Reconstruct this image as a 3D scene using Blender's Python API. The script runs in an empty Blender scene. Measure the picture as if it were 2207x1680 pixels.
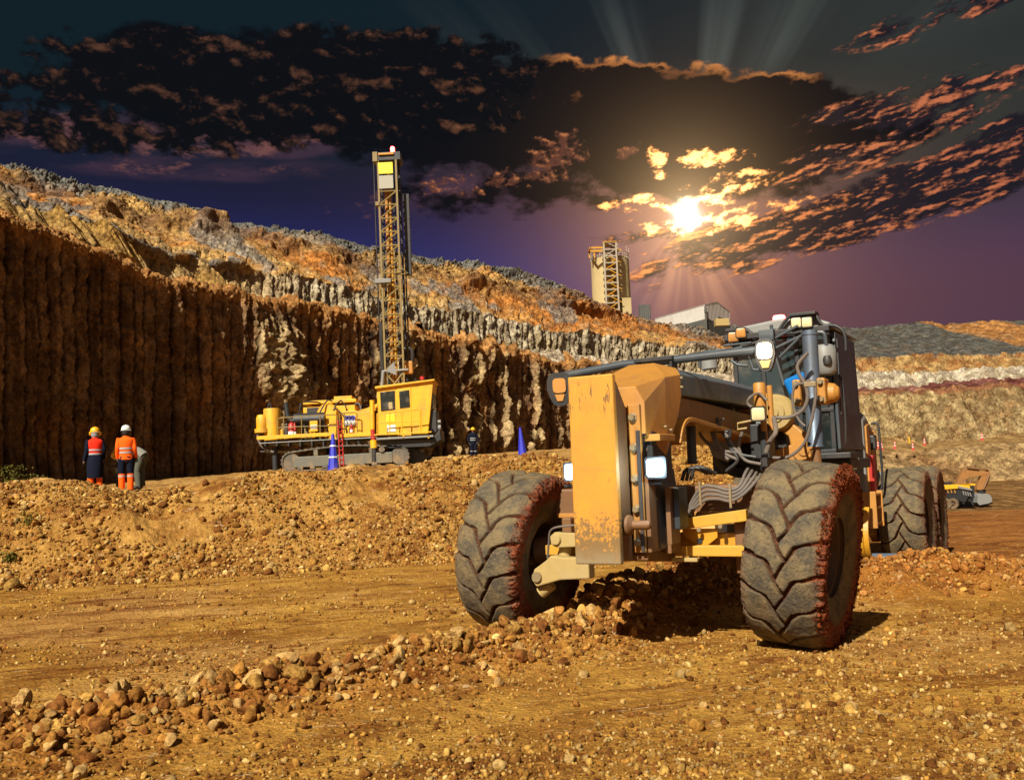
import bpy, bmesh, math, random
import numpy as np
from math import sin, cos, radians, pi, atan, atan2, sqrt
from mathutils import Vector, Matrix
random.seed(7); rng = np.random.default_rng(7)
SC = bpy.context.scene; COL = SC.collection

# ---------------------------------------------------------------- camera
PW, PH, PF = 2207., 1680., 2108.
ROLL, PITCH, CAMZ = atan(0.038), atan(180/2108.), 1.82
cf = np.array([0, cos(PITCH), sin(PITCH)]); u0 = np.array([0, -sin(PITCH), cos(PITCH)]); r0 = np.array([1., 0, 0])
cr = cos(ROLL)*r0 - sin(ROLL)*u0; cu = sin(ROLL)*r0 + cos(ROLL)*u0
CAMP = np.array([0, 0, CAMZ])
cam = bpy.data.cameras.new('camera'); cam.sensor_width = 36; cam.lens = 36*PF/PW
cam.clip_start = .1; cam.clip_end = 6000
co = bpy.data.objects.new('camera', cam); COL.objects.link(co); SC.camera = co
co.matrix_world = Matrix(((cr[0], cu[0], -cf[0], 0), (cr[1], cu[1], -cf[1], 0), (cr[2], cu[2], -cf[2], CAMZ), (0, 0, 0, 1)))

def ray(px, py): return cf + (px-PW/2)/PF*cr - (py-PH/2)/PF*cu
def at(px, py, Y):                      # the point seen at (px, py) whose distance north is Y
    d = ray(px, py); return CAMP + d*(Y/d[1])

# ---------------------------------------------------------------- node helper
class S:
    """a socket with arithmetic"""
    nt = None
    def __init__(s, k): s.k = k
    def _m(s, op, *o, clamp=False):
        n = S.nt.nodes.new('ShaderNodeMath'); n.operation = op; n.use_clamp = clamp
        for i, v in enumerate((s,)+o):
            if isinstance(v, S): S.nt.links.new(v.k, n.inputs[i])
            else: n.inputs[i].default_value = v
        return S(n.outputs[0])
    def __add__(s, o): return s._m('ADD', o)
    __radd__ = __add__
    def __mul__(s, o): return s._m('MULTIPLY', o)
    __rmul__ = __mul__
    def __sub__(s, o): return s._m('SUBTRACT', o)
    def __rsub__(s, o): return (s*-1)+o
    def __truediv__(s, o): return s._m('DIVIDE', o)
    def pw(s, o): return s._m('POWER', o)
    def abs(s): return s._m('ABSOLUTE')
    def max(s, o): return s._m('MAXIMUM', o)
    def min(s, o): return s._m('MINIMUM', o)
    def clamp(s): return s._m('ADD', 0., clamp=True)
    def step(s, a, b):                  # smoothstep from a to b
        n = S.nt.nodes.new('ShaderNodeMapRange'); n.interpolation_type = 'SMOOTHSTEP'
        S.nt.links.new(s.k, n.inputs[0]); n.inputs[1].default_value = a; n.inputs[2].default_value = b
        return S(n.outputs[0])
def xyz(x, y, z):
    n = S.nt.nodes.new('ShaderNodeCombineXYZ')
    for i, v in enumerate((x, y, z)):
        if isinstance(v, S): S.nt.links.new(v.k, n.inputs[i])
        else: n.inputs[i].default_value = v
    return S(n.outputs[0])
def sep(v):
    n = S.nt.nodes.new('ShaderNodeSeparateXYZ'); S.nt.links.new(v.k, n.inputs[0]); return [S(o) for o in n.outputs]
def noise(v, scale=1., detail=6., rough=.55, dist=0.):
    n = S.nt.nodes.new('ShaderNodeTexNoise'); S.nt.links.new(v.k, n.inputs['Vector'])
    n.inputs['Scale'].default_value = scale; n.inputs['Detail'].default_value = detail
    n.inputs['Roughness'].default_value = rough; n.inputs['Distortion'].default_value = dist
    return S(n.outputs[0])
def vor(v, scale, feature='F1', out=0):
    n = S.nt.nodes.new('ShaderNodeTexVoronoi'); n.feature = feature; S.nt.links.new(v.k, n.inputs['Vector'])
    n.inputs['Scale'].default_value = scale; return S(n.outputs[out])
def mix(f, a, b, mode='MIX'):
    n = S.nt.nodes.new('ShaderNodeMix'); n.data_type = 'RGBA'; n.blend_type = mode
    n.clamp_factor = True
    for i, v in ((0, f), (6, a), (7, b)):
        if isinstance(v, S): S.nt.links.new(v.k, n.inputs[i])
        elif i == 0: n.inputs[0].default_value = v
        else: n.inputs[i].default_value = (*v, 1)
    return S(n.outputs[2])
def vdot(v, c):
    n = S.nt.nodes.new('ShaderNodeVectorMath'); n.operation = 'DOT_PRODUCT'
    S.nt.links.new(v.k, n.inputs[0]); n.inputs[1].default_value = tuple(c); return S(n.outputs['Value'])
def vmul(v, c):
    n = S.nt.nodes.new('ShaderNodeVectorMath'); n.operation = 'MULTIPLY'
    S.nt.links.new(v.k, n.inputs[0]); n.inputs[1].default_value = tuple(c); return S(n.outputs[0])

# ---------------------------------------------------------------- sky
SUN_AZ, SUN_EL = radians(27), radians(41)         # the light travels toward azimuth +32 deg (east of north)
world = bpy.data.worlds.new('World'); SC.world = world; world.use_nodes = True
nt = world.node_tree; nt.nodes.clear(); S.nt = nt
tc = nt.nodes.new('ShaderNodeTexCoord'); D = S(tc.outputs['Generated'])
dx, dy, dz = sep(D)
az = dx._m('ARCTAN2', dy)*(180/pi)                # degrees east of north
el = dz._m('ARCSINE')*(180/pi)
def AE(px, py):
    d = ray(px, py); d = d/np.linalg.norm(d); return math.degrees(atan2(d[0], d[1])), math.degrees(math.asin(d[2]))
sa, se = AE(1480, 462)
def ell(px, py, rx, ry, rot=0., soft=.5):          # soft ellipse in azimuth and elevation: 1 inside, 0 outside
    a, e = AE(px, py); c, s_ = cos(radians(rot)), sin(radians(rot)); k = 36.8
    x = (az-a); y = (el-e)
    u = (x*c + y*s_)*(k/rx); v = (y*c - x*s_)*(k/ry)
    return 1 - (u*u+v*v).pw(.5).step(1-soft, 1+soft)
wa = noise(xyz(az*.11, el*.16, 3.1), 1, 3)-.5
def cl(daz=0., de=0., sc=.30, asp=1.7, seed=0., det=11, rough=.66):
    return noise(xyz((az+daz)*sc, (el+de)*sc*asp, seed), 1, det, rough, .25)
rr = ((az-sa)*(az-sa) + (el-se)*(el-se)).pw(.5)    # degrees from the low sun
# clear sky
t = (el/24.).clamp()
sky = mix(t.step(.28, .72), (.012, .030, .17), (.012, .010, .034))
sky = mix(t.step(.55, .9), sky, (.0045, .011, .016))
east = az.step(-5, 14)
sky = mix((1-t.step(.35, .85))*east*.95, sky, (.070, .032, .046))
sky = mix(az.step(4, 24)*t.step(.40, .75), sky, (.020, .025, .024))
warm = (rr*-.24)._m('EXPONENT')
sky = mix(1., sky, mix(warm*(1-el.step(se+3, se+8)*.85), (0, 0, 0), (.50, .20, .07)), 'ADD')
# crepuscular rays fanned above the cloud bank
ang = (az-sa)._m('ARCTAN2', el-se)
rn = noise(xyz(ang*3.6, 5.5, 0.), 1, 3, .55)
ray_up = rn.step(.44, .70)*(1-ang.abs().step(.5, 1.3))*el.step(se+5.8, se+8.2)*(1-el.step(se+8, se+15))
sky = mix(1., sky, mix(ray_up, (0, 0, 0), (.034, .039, .034)), 'ADD')
ray_dn = noise(xyz(ang.abs()*4.5, 1.5, 0.), 1, 2).step(.45, .75)*ang.abs().step(1.9, 2.7)*(1-rr.step(2, 8))
sky = mix(1., sky, mix(ray_dn, (0, 0, 0), (.20, .10, .04)), 'ADD')
# high soft veils
def blob(*e_):
    m_ = None
    for q_ in e_:
        k_ = ell(*q_[:6])*(q_[6] if len(q_) > 6 else 1.); m_ = k_ if m_ is None else m_.max(k_)
    return m_
glow = (rr*-.15)._m('EXPONENT')
vl = noise(xyz(az*.10, el*.45, 2.2), 1, 9, .62, .4)
pk = blob((180, 285, 330, 36, 3, .9), (620, 300, 340, 34, 10, .9), (400, 360, 330, 26, 0, .9, .7), (1000, 410, 300, 40, 6, .9, .8), (1080, 340, 190, 40, 0, .9, .7))
sky = mix((pk*.55+(vl-.5)*1.9*pk.step(0, .5)).step(.10, .62)*.55, sky, (.060, .030, .048))
vf = noise(xyz(az*.5, el*1.1, 2.2), 1, 11, .66, .2)
sky = mix((pk*.55+(vf-.5)*2.3*pk.step(0, .5)).step(.36, .78)*.75, sky, (.15, .060, .052))
# the long dark bank: smooth inside, billowed along its upper edge
bn = noise(xyz(az*.34, el*.55, 9.3), 1, 10, .60)
dk = blob((1150, 255, 560, 105, -2, .45), (1530, 300, 330, 118, 0, .35), (600, 190, 420, 100, 0, .5, .95), (1750, 330, 260, 70, 10, .7, .7), (1230, 390, 420, 60, 4, .9, .6))
db = dk*.62+(bn-.5)*1.25*dk.step(0, .35)
ad = db.step(.16, .36)
dark = mix(el.step(8, 16), (.012, .012, .034), (.0030, .0038, .0058)); dark = mix((rr*-.30)._m('EXPONENT')*.8, dark, (.15, .065, .020))
sky = mix(ad, sky, dark)
edge = (1-db.step(.22, .40))*ad*el.step(se+3.6, se+5.6)
sky = mix(edge*az.step(2, 5)*(1-az.step(17.5, 19)), sky, mix(bn.step(.4, .62), (.20, .07, .025), (.95, .34, .09)))
# billows on the left with lit shoulders
def fb(x_, y_, z_=0.): return noise(xyz(x_, y_, z_), 1, 12, .62, .15)
n1 = fb(az*.42, el*.62); n1o = fb((az+.22)*.42, (el+.42)*.62)
nb = fb(az*1.3, el*1.8, 4.); nbo = fb((az+.1)*1.3, (el+.18)*1.8, 4.)
M = blob((450, 180, 330, 95, 0, .5), (800, 165, 340, 90, 0, .5), (1060, 110, 60, 22, 0, .6, .8), (1160, 140, 40, 12, 0, .7, .8), (420, 265, 400, 60, 4, .7, .8), (860, 250, 260, 50, 0, .7, .8), (40, 170, 60, 24, 0, .8, .7), (95, 225, 130, 16, 0, .8, .6))
d1 = M*.50+(n1-.5)*1.9*M.step(0, .5); al1 = d1.step(.14, .32)
rel = ((n1-n1o)*6.).step(.15, 1.35); relb = ((nb-nbo)*4.).step(.05, 1.)
top = rel*(relb*.55+.45)
bodyc = mix(el.step(9, 17), (.014, .011, .028), (.0035, .0040, .0055))
lit = mix(glow, (.165, .068, .038), (.55, .20, .05))
sky = mix(al1, sky, mix(top*.9, bodyc, lit))
# broken fragments mid-sky
F_ = blob((1200, 335, 60, 44, 20, .8), (1130, 380, 120, 22, 10, .9, .7), (1350, 325, 26, 16, 20, .8), (960, 395, 60, 16, 10, .9, .7))
f1 = (F_*.45+(nb-.5)*2.*F_.step(0, .4)).step(.16, .5); sky = mix(f1*.85, sky, mix(relb, (.10, .035, .022), (.42, .15, .055)))
# wind-drawn streaks on the right
ca, sa_ = cos(radians(11)), sin(radians(11)); us = az*ca+el*sa_; vs_ = el*ca-az*sa_
n2 = fb(us*.30, vs_*.72, 7.7); n2o = fb((us-.25)*.30, (vs_+.34)*.72, 7.7)
n2b = fb(us*.7, vs_*2.2, 1.7); n2bo = fb((us-.1)*.7, (vs_+.14)*2.2, 1.7)
R1 = blob((1960, 405, 440, 44, 16, .6), (1830, 470, 430, 44, 8, .6), (2080, 330, 260, 28, 14, .7, .85), (2060, 22, 190, 26, 6, .8, .8), (2040, 195, 230, 26, 4, .9, .8), (2150, 290, 180, 20, 14, .8, .8), (1900, 300, 200, 40, 14, .8, .7), (1560, 500, 260, 18, 0, .9, .7))
d2 = R1*.52+(n2-.5)*1.5*R1.step(0, .4)+(n2b-.5)*.8*R1.step(0, .4); al2 = d2.step(.10, .34)
rel2 = ((n2-n2o)*5.+(n2b-n2bo)*3.6).step(.0, .85)
wr2 = (rr*-.22)._m('EXPONENT')
sky = mix(al2, sky, mix(rel2, mix(wr2*.6, (.010, .009, .014), (.10, .040, .016)), mix(wr2, (.36, .105, .050), (1.5, .50, .11))))
# bright broken cloud right round the low sun
n3 = fb(us*.95, vs_*1.7, 2.2)
B = blob((1530, 338, 78, 20, -3, .6), (1420, 348, 24, 30, 10, .7), (1530, 422, 120, 30, 14, .8), (1360, 440, 80, 16, 4, .8, .75), (1590, 405, 60, 18, 20, .8, .9), (1560, 470, 190, 26, 2, .8, .8))
B3 = (B*.46+(n3-.5)*2.4*B.step(0, .35)).step(.20, .58)
sky = mix(B3, sky, mix((rr*-.34)._m('EXPONENT')*B3, (.90, .27, .05), (5.2, 2.9, .95)))
core = ((rr*rr)*-3.0)._m('EXPONENT')*(.55+n3.step(.35, .6)*.9)
sky = mix(1., sky, mix(core, (0, 0, 0), (1.0, 1.7, 2.1)), 'ADD')
halo = ((rr)*-.52)._m('EXPONENT')
sky = mix(1., sky, mix(halo, (0, 0, 0), (.62, .42, .21)), 'ADD')
# the open daylight sky behind the photographer, where the high sun stands
nish = nt.nodes.new('ShaderNodeTexSky'); nish.sky_type = 'NISHITA'; nish.sun_disc = False
nish.sun_elevation = SUN_EL; nish.sun_rotation = pi+SUN_AZ
back = (dy*-1).step(-.05, .6)
ns = S.nt.nodes.new('ShaderNodeVectorMath'); ns.operation = 'SCALE'; nt.links.new(nish.outputs[0], ns.inputs[0]); ns.inputs['Scale'].default_value = .042
sky = mix(back*(el.step(-8, 2)), sky, mix(1., S(ns.outputs[0]), (1.25, .85, .62), 'MULTIPLY'))
bg = nt.nodes.new('ShaderNodeBackground'); nt.links.new(sky.k, bg.inputs[0]); bg.inputs[1].default_value = .82
wo = nt.nodes.new('ShaderNodeOutputWorld'); nt.links.new(bg.outputs[0], wo.inputs[0])
world.cycles.sampling_method = 'MANUAL'; world.cycles.sample_map_resolution = 512

sun = bpy.data.lights.new('sun', 'SUN'); sun.energy = 5.0; sun.angle = radians(.5); sun.color = (1, .945, .80)
so = bpy.data.objects.new('sun', sun); COL.objects.link(so)
trav = Vector((sin(SUN_AZ)*cos(SUN_EL), cos(SUN_AZ)*cos(SUN_EL), -sin(SUN_EL)))
so.rotation_euler = trav.to_track_quat('-Z', 'Y').to_euler(); so.location = (-20, -30, 40)
SC.view_settings.view_transform = 'Standard'; SC.view_settings.look = 'None'
SC.view_settings.exposure = .70; SC.view_settings.gamma = 1
SC.cycles.max_bounces = 5; SC.cycles.diffuse_bounces = 3; SC.cycles.sample_clamp_indirect = 4
SC.cycles.use_denoising = True

# ---------------------------------------------------------------- numeric noise
def _h(i, j, s):
    n = (i.astype(np.int64)*374761393 + j.astype(np.int64)*668265263 + s*1274126177) & 0xffffffff
    n = ((n ^ (n >> 13))*1274126177) & 0xffffffff
    n = ((n ^ (n >> 16))*2246822519) & 0xffffffff
    return ((n ^ (n >> 15)) & 0xffff)/65535.
def vn(x, y, s=0):
    xi = np.floor(x); yi = np.floor(y); fx = x-xi; fy = y-yi
    fx = fx*fx*fx*(fx*(fx*6-15)+10); fy = fy*fy*fy*(fy*(fy*6-15)+10)
    a = _h(xi, yi, s); b = _h(xi+1, yi, s); c = _h(xi, yi+1, s); d = _h(xi+1, yi+1, s)
    return (a+(b-a)*fx)*(1-fy)+(c+(d-c)*fx)*fy
def fbm(x, y, o=4, s=0, r=.5):
    t = 0; a = 1; w = 0
    for k in range(o):
        t = t+a*(vn(x, y, s+k)*2-1); w += a; a *= r; x = x*2.03+1.7; y = y*2.03+5.1
    return t/w
def sm(x, a, b):
    t = np.clip((x-a)/(b-a), 0, 1); return t*t*(3-2*t)
def lerp3(a, b, t): return np.asarray(a)*(1-t[..., None])+np.asarray(b)*t[..., None]

# ---------------------------------------------------------------- object helpers
def tag(o, label=None, cat=None, group=None, kind=None):
    if label: o['label'] = label
    if cat: o['category'] = cat
    if group: o['group'] = group
    if kind: o['kind'] = kind
    return o
def thing(name, label, cat, loc=(0, 0, 0), rotz=0., group=None):
    o = bpy.data.objects.new(name, None); COL.objects.link(o); o.empty_display_size = .3
    o.location = loc; o.rotation_euler = (0, 0, rotz); return tag(o, label, cat, group)
def link(name, me, mat=None, parent=None, bevel=0, smooth=False):
    if mat: me.materials.append(mat)
    if smooth: me.shade_smooth()
    o = bpy.data.objects.new(name, me); COL.objects.link(o)
    if parent: o.parent = parent
    if bevel:
        b = o.modifiers.new('bevel', 'BEVEL'); b.width = bevel; b.segments = 2; b.limit_method = 'ANGLE'; b.angle_limit = radians(40)
    return o
def npmesh(name, V, F4=None, F3=None, col=None):
    me = bpy.data.meshes.new(name); n4 = 0 if F4 is None else len(F4); n3 = 0 if F3 is None else len(F3)
    me.vertices.add(len(V)); me.vertices.foreach_set('co', np.asarray(V, np.float32).ravel())
    idx = np.concatenate(([] if F4 is None else F4.ravel(), [] if F3 is None else F3.ravel())).astype(np.int32)
    st = np.concatenate((np.arange(n4)*4, n4*4+np.arange(n3)*3)).astype(np.int32)
    me.loops.add(len(idx)); me.loops.foreach_set('vertex_index', idx)
    me.polygons.add(n4+n3); me.polygons.foreach_set('loop_start', st)
    me.update(calc_edges=True)
    if col is not None:
        a = me.color_attributes.new('Col', 'FLOAT_COLOR', 'POINT')
        c = np.ones((len(V), 4), np.float32); c[:, :3] = col; a.data.foreach_set('color', c.ravel())
    return me
def gridF(nu, nv, close=False):
    i, j = np.meshgrid(np.arange(nu if close else nu-1), np.arange(nv-1), indexing='ij')
    i2 = (i+1) % nu
    return np.stack([i*nv+j, i2*nv+j, i2*nv+j+1, i*nv+j+1], -1).reshape(-1, 4)

class MB:
    """collects shapes into one mesh"""
    def __init__(s): s.v = []; s.f = []
    def add(s, vs, fs):
        k = len(s.v); s.v += [tuple(float(c) for c in v) for v in vs]; s.f += [tuple(i+k for i in f) for f in fs]; return s
    def box(s, x0, x1, y0, y1, z0, z1, M=None):
        vs = [Vector((x, y, z)) for x in (x0, x1) for y in (y0, y1) for z in (z0, z1)]
        if M: vs = [M @ v for v in vs]
        return s.add(vs, [(0, 1, 3, 2), (4, 6, 7, 5), (0, 4, 5, 1), (2, 3, 7, 6), (0, 2, 6, 4), (1, 5, 7, 3)])
    def tube(s, pts, r, n=10, cap=True):
        P = [Vector(p) for p in pts]; rs = r if isinstance(r, (list, tuple)) else [r]*len(P)
        t = (P[1]-P[0]).normalized(); a = t.orthogonal().normalized(); vs = []
        for i, p in enumerate(P):
            d = (P[min(i+1, len(P)-1)]-P[max(i-1, 0)]).normalized()
            a = (a-d*a.dot(d)).normalized(); b = d.cross(a)
            vs += [p+(a*cos(2*pi*k/n)+b*sin(2*pi*k/n))*rs[i] for k in range(n)]
        fs = [(i*n+k, i*n+(k+1) % n, (i+1)*n+(k+1) % n, (i+1)*n+k) for i in range(len(P)-1) for k in range(n)]
        if cap: fs += [tuple(range(n))[::-1], tuple(range((len(P)-1)*n, len(P)*n))]
        return s.add(vs, fs)
    def cyl(s, a, b, r, n=20, r2=None): return s.tube([a, b], [r, r if r2 is None else r2], n)
    def lathe(s, prof, o=(0, 0, 0), axis='z', n=32, M=None):      # profile of (radius, height)
        vs = []
        for k in range(n):
            c, q = cos(2*pi*k/n), sin(2*pi*k/n)
            for r, h in prof:
                v = {'z': (r*c, r*q, h), 'x': (h, r*c, r*q), 'y': (r*q, h, r*c)}[axis]
                v = Vector(v);  v = M @ v if M else v
                vs.append(v+Vector(o))
        m = len(prof)
        return s.add(vs, [(k*m+i, ((k+1) % n)*m+i, ((k+1) % n)*m+i+1, k*m+i+1) for k in range(n) for i in range(m-1)])
    def prism(s, poly, a, b, axis='x'):                            # polygon in the plane across axis
        n = len(poly)
        def mk(p, t): return {'x': (t, p[0], p[1]), 'y': (p[0], t, p[1]), 'z': (p[0], p[1], t)}[axis]
        vs = [mk(p, a) for p in poly]+[mk(p, b) for p in poly]
        return s.add(vs, [tuple(range(n)), tuple(range(n, 2*n))[::-1]]+[(i, i+n, (i+1) % n+n, (i+1) % n) for i in range(n)])
    def plate(s, path, w0, w1, th, axis='x'):                      # strip bent along a path of (y,z), from w0 to w1
        n = len(path); P = [Vector(p).to_2d() if len(p) > 2 else Vector(p) for p in path]; up = []
        for i in range(n):
            d = (P[min(i+1, n-1)]-P[max(i-1, 0)]).normalized(); up.append(P[i]+Vector((-d.y, d.x))*th)
        return s.prism([tuple(p) for p in P]+[tuple(p) for p in reversed(up)], w0, w1, axis)
    def build(s, name, mat, parent=None, bevel=0, smooth=False, M=None):
        me = bpy.data.meshes.new(name); me.from_pydata(s.v, [], s.f)
        bm = bmesh.new(); bm.from_mesh(me); bmesh.ops.recalc_face_normals(bm, faces=bm.faces); bm.to_mesh(me); bm.free()
        if M: me.transform(M)
        o = link(name, me, mat, parent, bevel, smooth)
        if smooth:
            me.shade_smooth(); me.set_sharp_from_angle(angle=radians(38))
        return o
def curve(pts, n=8):                                               # Catmull-Rom through points
    P = [Vector(p) for p in pts]; P = [P[0]*2-P[1]]+P+[P[-1]*2-P[-2]]; out = []
    for i in range(1, len(P)-2):
        for k in range(n):
            t = k/n; a, b, c, d = P[i-1:i+3]
            out.append(.5*((2*b)+(c-a)*t+(2*a-5*b+4*c-d)*t*t+(3*b-a-3*c+d)*t**3))
    return out+[P[-2]]

# ---------------------------------------------------------------- materials
MATS = {}
def newmat(name):
    m = bpy.data.materials.new(name); m.use_nodes = True; t = m.node_tree; S.nt = t
    b = t.nodes['Principled BSDF']; MATS[name] = m
    c = t.nodes.new('ShaderNodeTexCoord'); return m, t, b, S(c.outputs['Object'])
def setc(t, b, inp, v):
    if isinstance(v, S): t.links.new(v.k, b.inputs[inp])
    elif isinstance(v, (tuple, list)): b.inputs[inp].default_value = (*v, 1)
    else: b.inputs[inp].default_value = v
def bump(t, b, h, dist=.01, strength=1.):
    n = t.nodes.new('ShaderNodeBump'); n.inputs['Distance'].default_value = dist; n.inputs['Strength'].default_value = strength
    t.links.new(h.k, n.inputs['Height']); t.links.new(n.outputs[0], b.inputs['Normal'])
def paint(name, base, dirt=(.22, .12, .05), amt=.35, rough=.5, metal=0., scale=1., chips=.0, chipc=(.05, .04, .035), var=.25):
    m, t, b, o = newmat(name)
    n = noise(o, 1.3*scale, 8, .62); n2 = noise(o, 9*scale, 8, .7); n3 = noise(vmul(o, (1, 1, .25)), 5*scale, 6, .6, .4)
    c = mix(n2.step(.3, .75)*var, base, tuple(x*.55 for x in base))
    c = mix((n*.6+n3*.4).step(.46, .66)*amt, c, dirt)
    if chips:
        ch = (noise(o, 16*scale, 10, .75, .6)).step(.62-.04*chips, .66-.04*chips)*n.step(.44, .56)
        c = mix(ch*.9, c, chipc)
    setc(t, b, 'Base Color', c); setc(t, b, 'Metallic', metal)
    setc(t, b, 'Roughness', (n2*.35+(rough-.15)).clamp()); bump(t, b, n2*.5+n*.5, .006, .5)
    return m
def flat(name, c, rough=.7, metal=0., emit=0.):
    m, t, b, o = newmat(name); n = noise(o, 14, 5, .6)
    setc(t, b, 'Base Color', mix(n*.35, c, tuple(x*.5 for x in c))); setc(t, b, 'Roughness', rough); setc(t, b, 'Metallic', metal)
    if rough > .75: b.inputs['Specular IOR Level'].default_value = .08
    return m
def lamp(name, c, s):
    m, t, b, o = newmat(name); setc(t, b, 'Base Color', c); setc(t, b, 'Emission Color', c); b.inputs['Emission Strength'].default_value = s
    return m
def glass(name, c=(.02, .035, .04), rough=.08):
    m, t, b, o = newmat(name); n = noise(o, 3, 5); setc(t, b, 'Base Color', mix(n.step(.45, .75)*.4, c, (.16, .13, .09)))
    setc(t, b, 'Roughness', (n.step(.4, .8)*.4+rough).clamp()); b.inputs['Specular IOR Level'].default_value = .6; return m
YEL = paint('yellow_paint', (.50, .235, .014), (.24, .12, .04), .45, .42, chips=.4)
YELW = paint('worn_yellow_paint', (.52, .26, .020), (.36, .22, .09), .55, .55, chips=1.6, chipc=(.10, .075, .045))
YELF = paint('rig_yellow_paint', (.74, .37, .006), (.30, .16, .05), .55, .55, chips=.5, scale=.8)
ORA = paint('dusty_orange_paint', (.42, .185, .028), (.26, .12, .04), .55, .5, chips=.3)
BRN = paint('brown_dusty_paint', (.17, .075, .024), (.11, .055, .025), .6, .6)
DRK = paint('dark_cover_paint', (.045, .055, .065), (.11, .095, .075), .45, .42)
DRKB = paint('blue_grey_cover', (.060, .078, .092), (.15, .13, .10), .5, .5); BLK = paint('black_steel', (.018, .019, .021), (.10, .065, .04), .35, .5)
STL = paint('bare_steel', (.16, .20, .26), (.12, .09, .06), .4, .38, metal=.6)
TEAL = paint('teal_dark_panel', (.018, .045, .055), (.06, .06, .05), .4, .4)
HOSE = paint('dusty_hose', (.12, .095, .078), (.18, .13, .09), .5, .65)
BHOSE = paint('black_hose', (.02, .02, .022), (.10, .07, .05), .3, .5)
BOLT = paint('bolt_metal', (.26, .19, .10), (.2, .12, .06), .4, .45, metal=.3)
DUST = paint('dust_covered_yellow', (.36, .25, .085), (.34, .25, .14), .7, .8)
RIMM = paint('muddy_rim', (.10, .055, .03), (.16, .06, .025), .6, .7)
GREY = paint('grey_panel', (.20, .20, .19), (.20, .15, .10), .5, .5)
TRKF = paint('track_frame_paint', (.12, .115, .09), (.26, .17, .07), .6, .6); TRK = paint('track_steel', (.10, .085, .065), (.34, .20, .08), .75, .7)
CREAM = paint('mast_paint', (.20, .14, .035), (.20, .12, .05), .6, .55)
REDP = paint('red_paint', (.42, .02, .015), (.2, .08, .04), .3, .45)
BLUEC = paint('blue_cone_plastic', (.02, .025, .42), (.25, .17, .22), .35, .45)
BLUER = flat('blue_rag', (.01, .14, .42), .8)
WHT = flat('white_plastic', (.75, .74, .68), .5)
SILVER = flat('grey_reflective_tape', (.34, .36, .38), .35)
GLS = glass('cab_glass'); GLS2 = glass('dark_glass', (.012, .016, .016))
LENS = lamp('lit_lens', (1., .80, .50), 1.15); LENSW = lamp('lit_lens_cold', (.55, .80, 1.), 1.4); BULB = lamp('lamp_bulb', (1., .93, .82), 26.)
LENSD = lamp('dim_lens', (.60, .50, .27), .18); REDL = lamp('red_beacon', (1., .06, .05), 14.); AMB = paint('amber_lens', (.52, .24, .06), (.2, .1, .05), .4, .3)
YSIGN = flat('yellow_sign', (.72, .66, .02), .5); SIGNG = flat('grey_sign', (.33, .31, .24), .5)
ORV = flat('orange_fabric', (.95, .12, .01), .85); REV = flat('red_vest_fabric', (.85, .03, .012), .85)
NAVY = flat('navy_fabric', (.008, .010, .022), .9); OLIVE = flat('olive_fabric', (.10, .10, .075), .9); GREYF = flat('grey_shirt', (.22, .21, .18), .9)
SKIN = flat('skin', (.30, .15, .09), .6); HAIRG = flat('grey_hair', (.30, .30, .31), .8); HAIRB = flat('dark_hair', (.012, .009, .008), .7)
HELY = flat('helmet_yellow', (.85, .42, .01), .35); HELW = flat('helmet_white', (.66, .68, .66), .35); LIME = flat('lime_glove', (.25, .55, .03), .8)
BOOT = flat('boot_leather', (.012, .010, .009), .6); CONC = paint('silo_concrete', (.42, .32, .15), (.28, .19, .09), .45, .85, scale=.15)
CLAD = paint('shed_cladding', (.40, .37, .33), (.25, .19, .15), .5, .7, scale=.2); CLADD = paint('shed_base', (.07, .075, .07), (.12, .1, .07), .4, .8, scale=.2)
STEELY = paint('tower_steel', (.34, .28, .20), (.16, .11, .06), .5, .7, scale=.4); CONE = paint('red_cone', (.50, .045, .03), (.2, .08, .05), .3, .6)

m, t, b, o = newmat('push_plate_paint'); x_, y_, z_ = sep(o)
n1 = noise(o, 2.2, 9, .65); n2 = noise(o, 22, 10, .75, .5); nst = noise(xyz(x_*26, y_*3, z_*4.), 1, 8, .72, 1.2); nsc = noise(xyz(x_*9+z_*6, y_, z_*10-x_*5), 1.6, 10, .8, 1.5)
c = mix(n1.step(.3, .7)*.6, (.56, .255, .020), (.40, .17, .03))
fl_ = noise(xyz(x_*2., y_, z_*7.), 1, 9, .7, .8); c = mix(fl_.step(.54, .68)*.35, c, (.30, .16, .05))
low = 1-z_.step(.95, 1.75); c = mix((n2*.5+nsc*.5+low*.20-.09).step(.52, .56)*low.step(0, .3)*.85, c, (.13, .085, .035))
c = mix((1-z_.step(.92, 1.12))*n2.step(.3, .55)*.8, c, (.24, .19, .11))
c = mix(nst.step(.54, .60)*z_.step(2.28, 2.5)*(1-z_.step(2.66, 2.72))*.9, c, (.06, .04, .02))
c = mix(nsc.step(.62, .65)*.85, c, (.09, .055, .03))
setc(t, b, 'Base Color', c); setc(t, b, 'Roughness', .55); bump(t, b, n1+nsc*.4, .008, .6); PLATE = m
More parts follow.
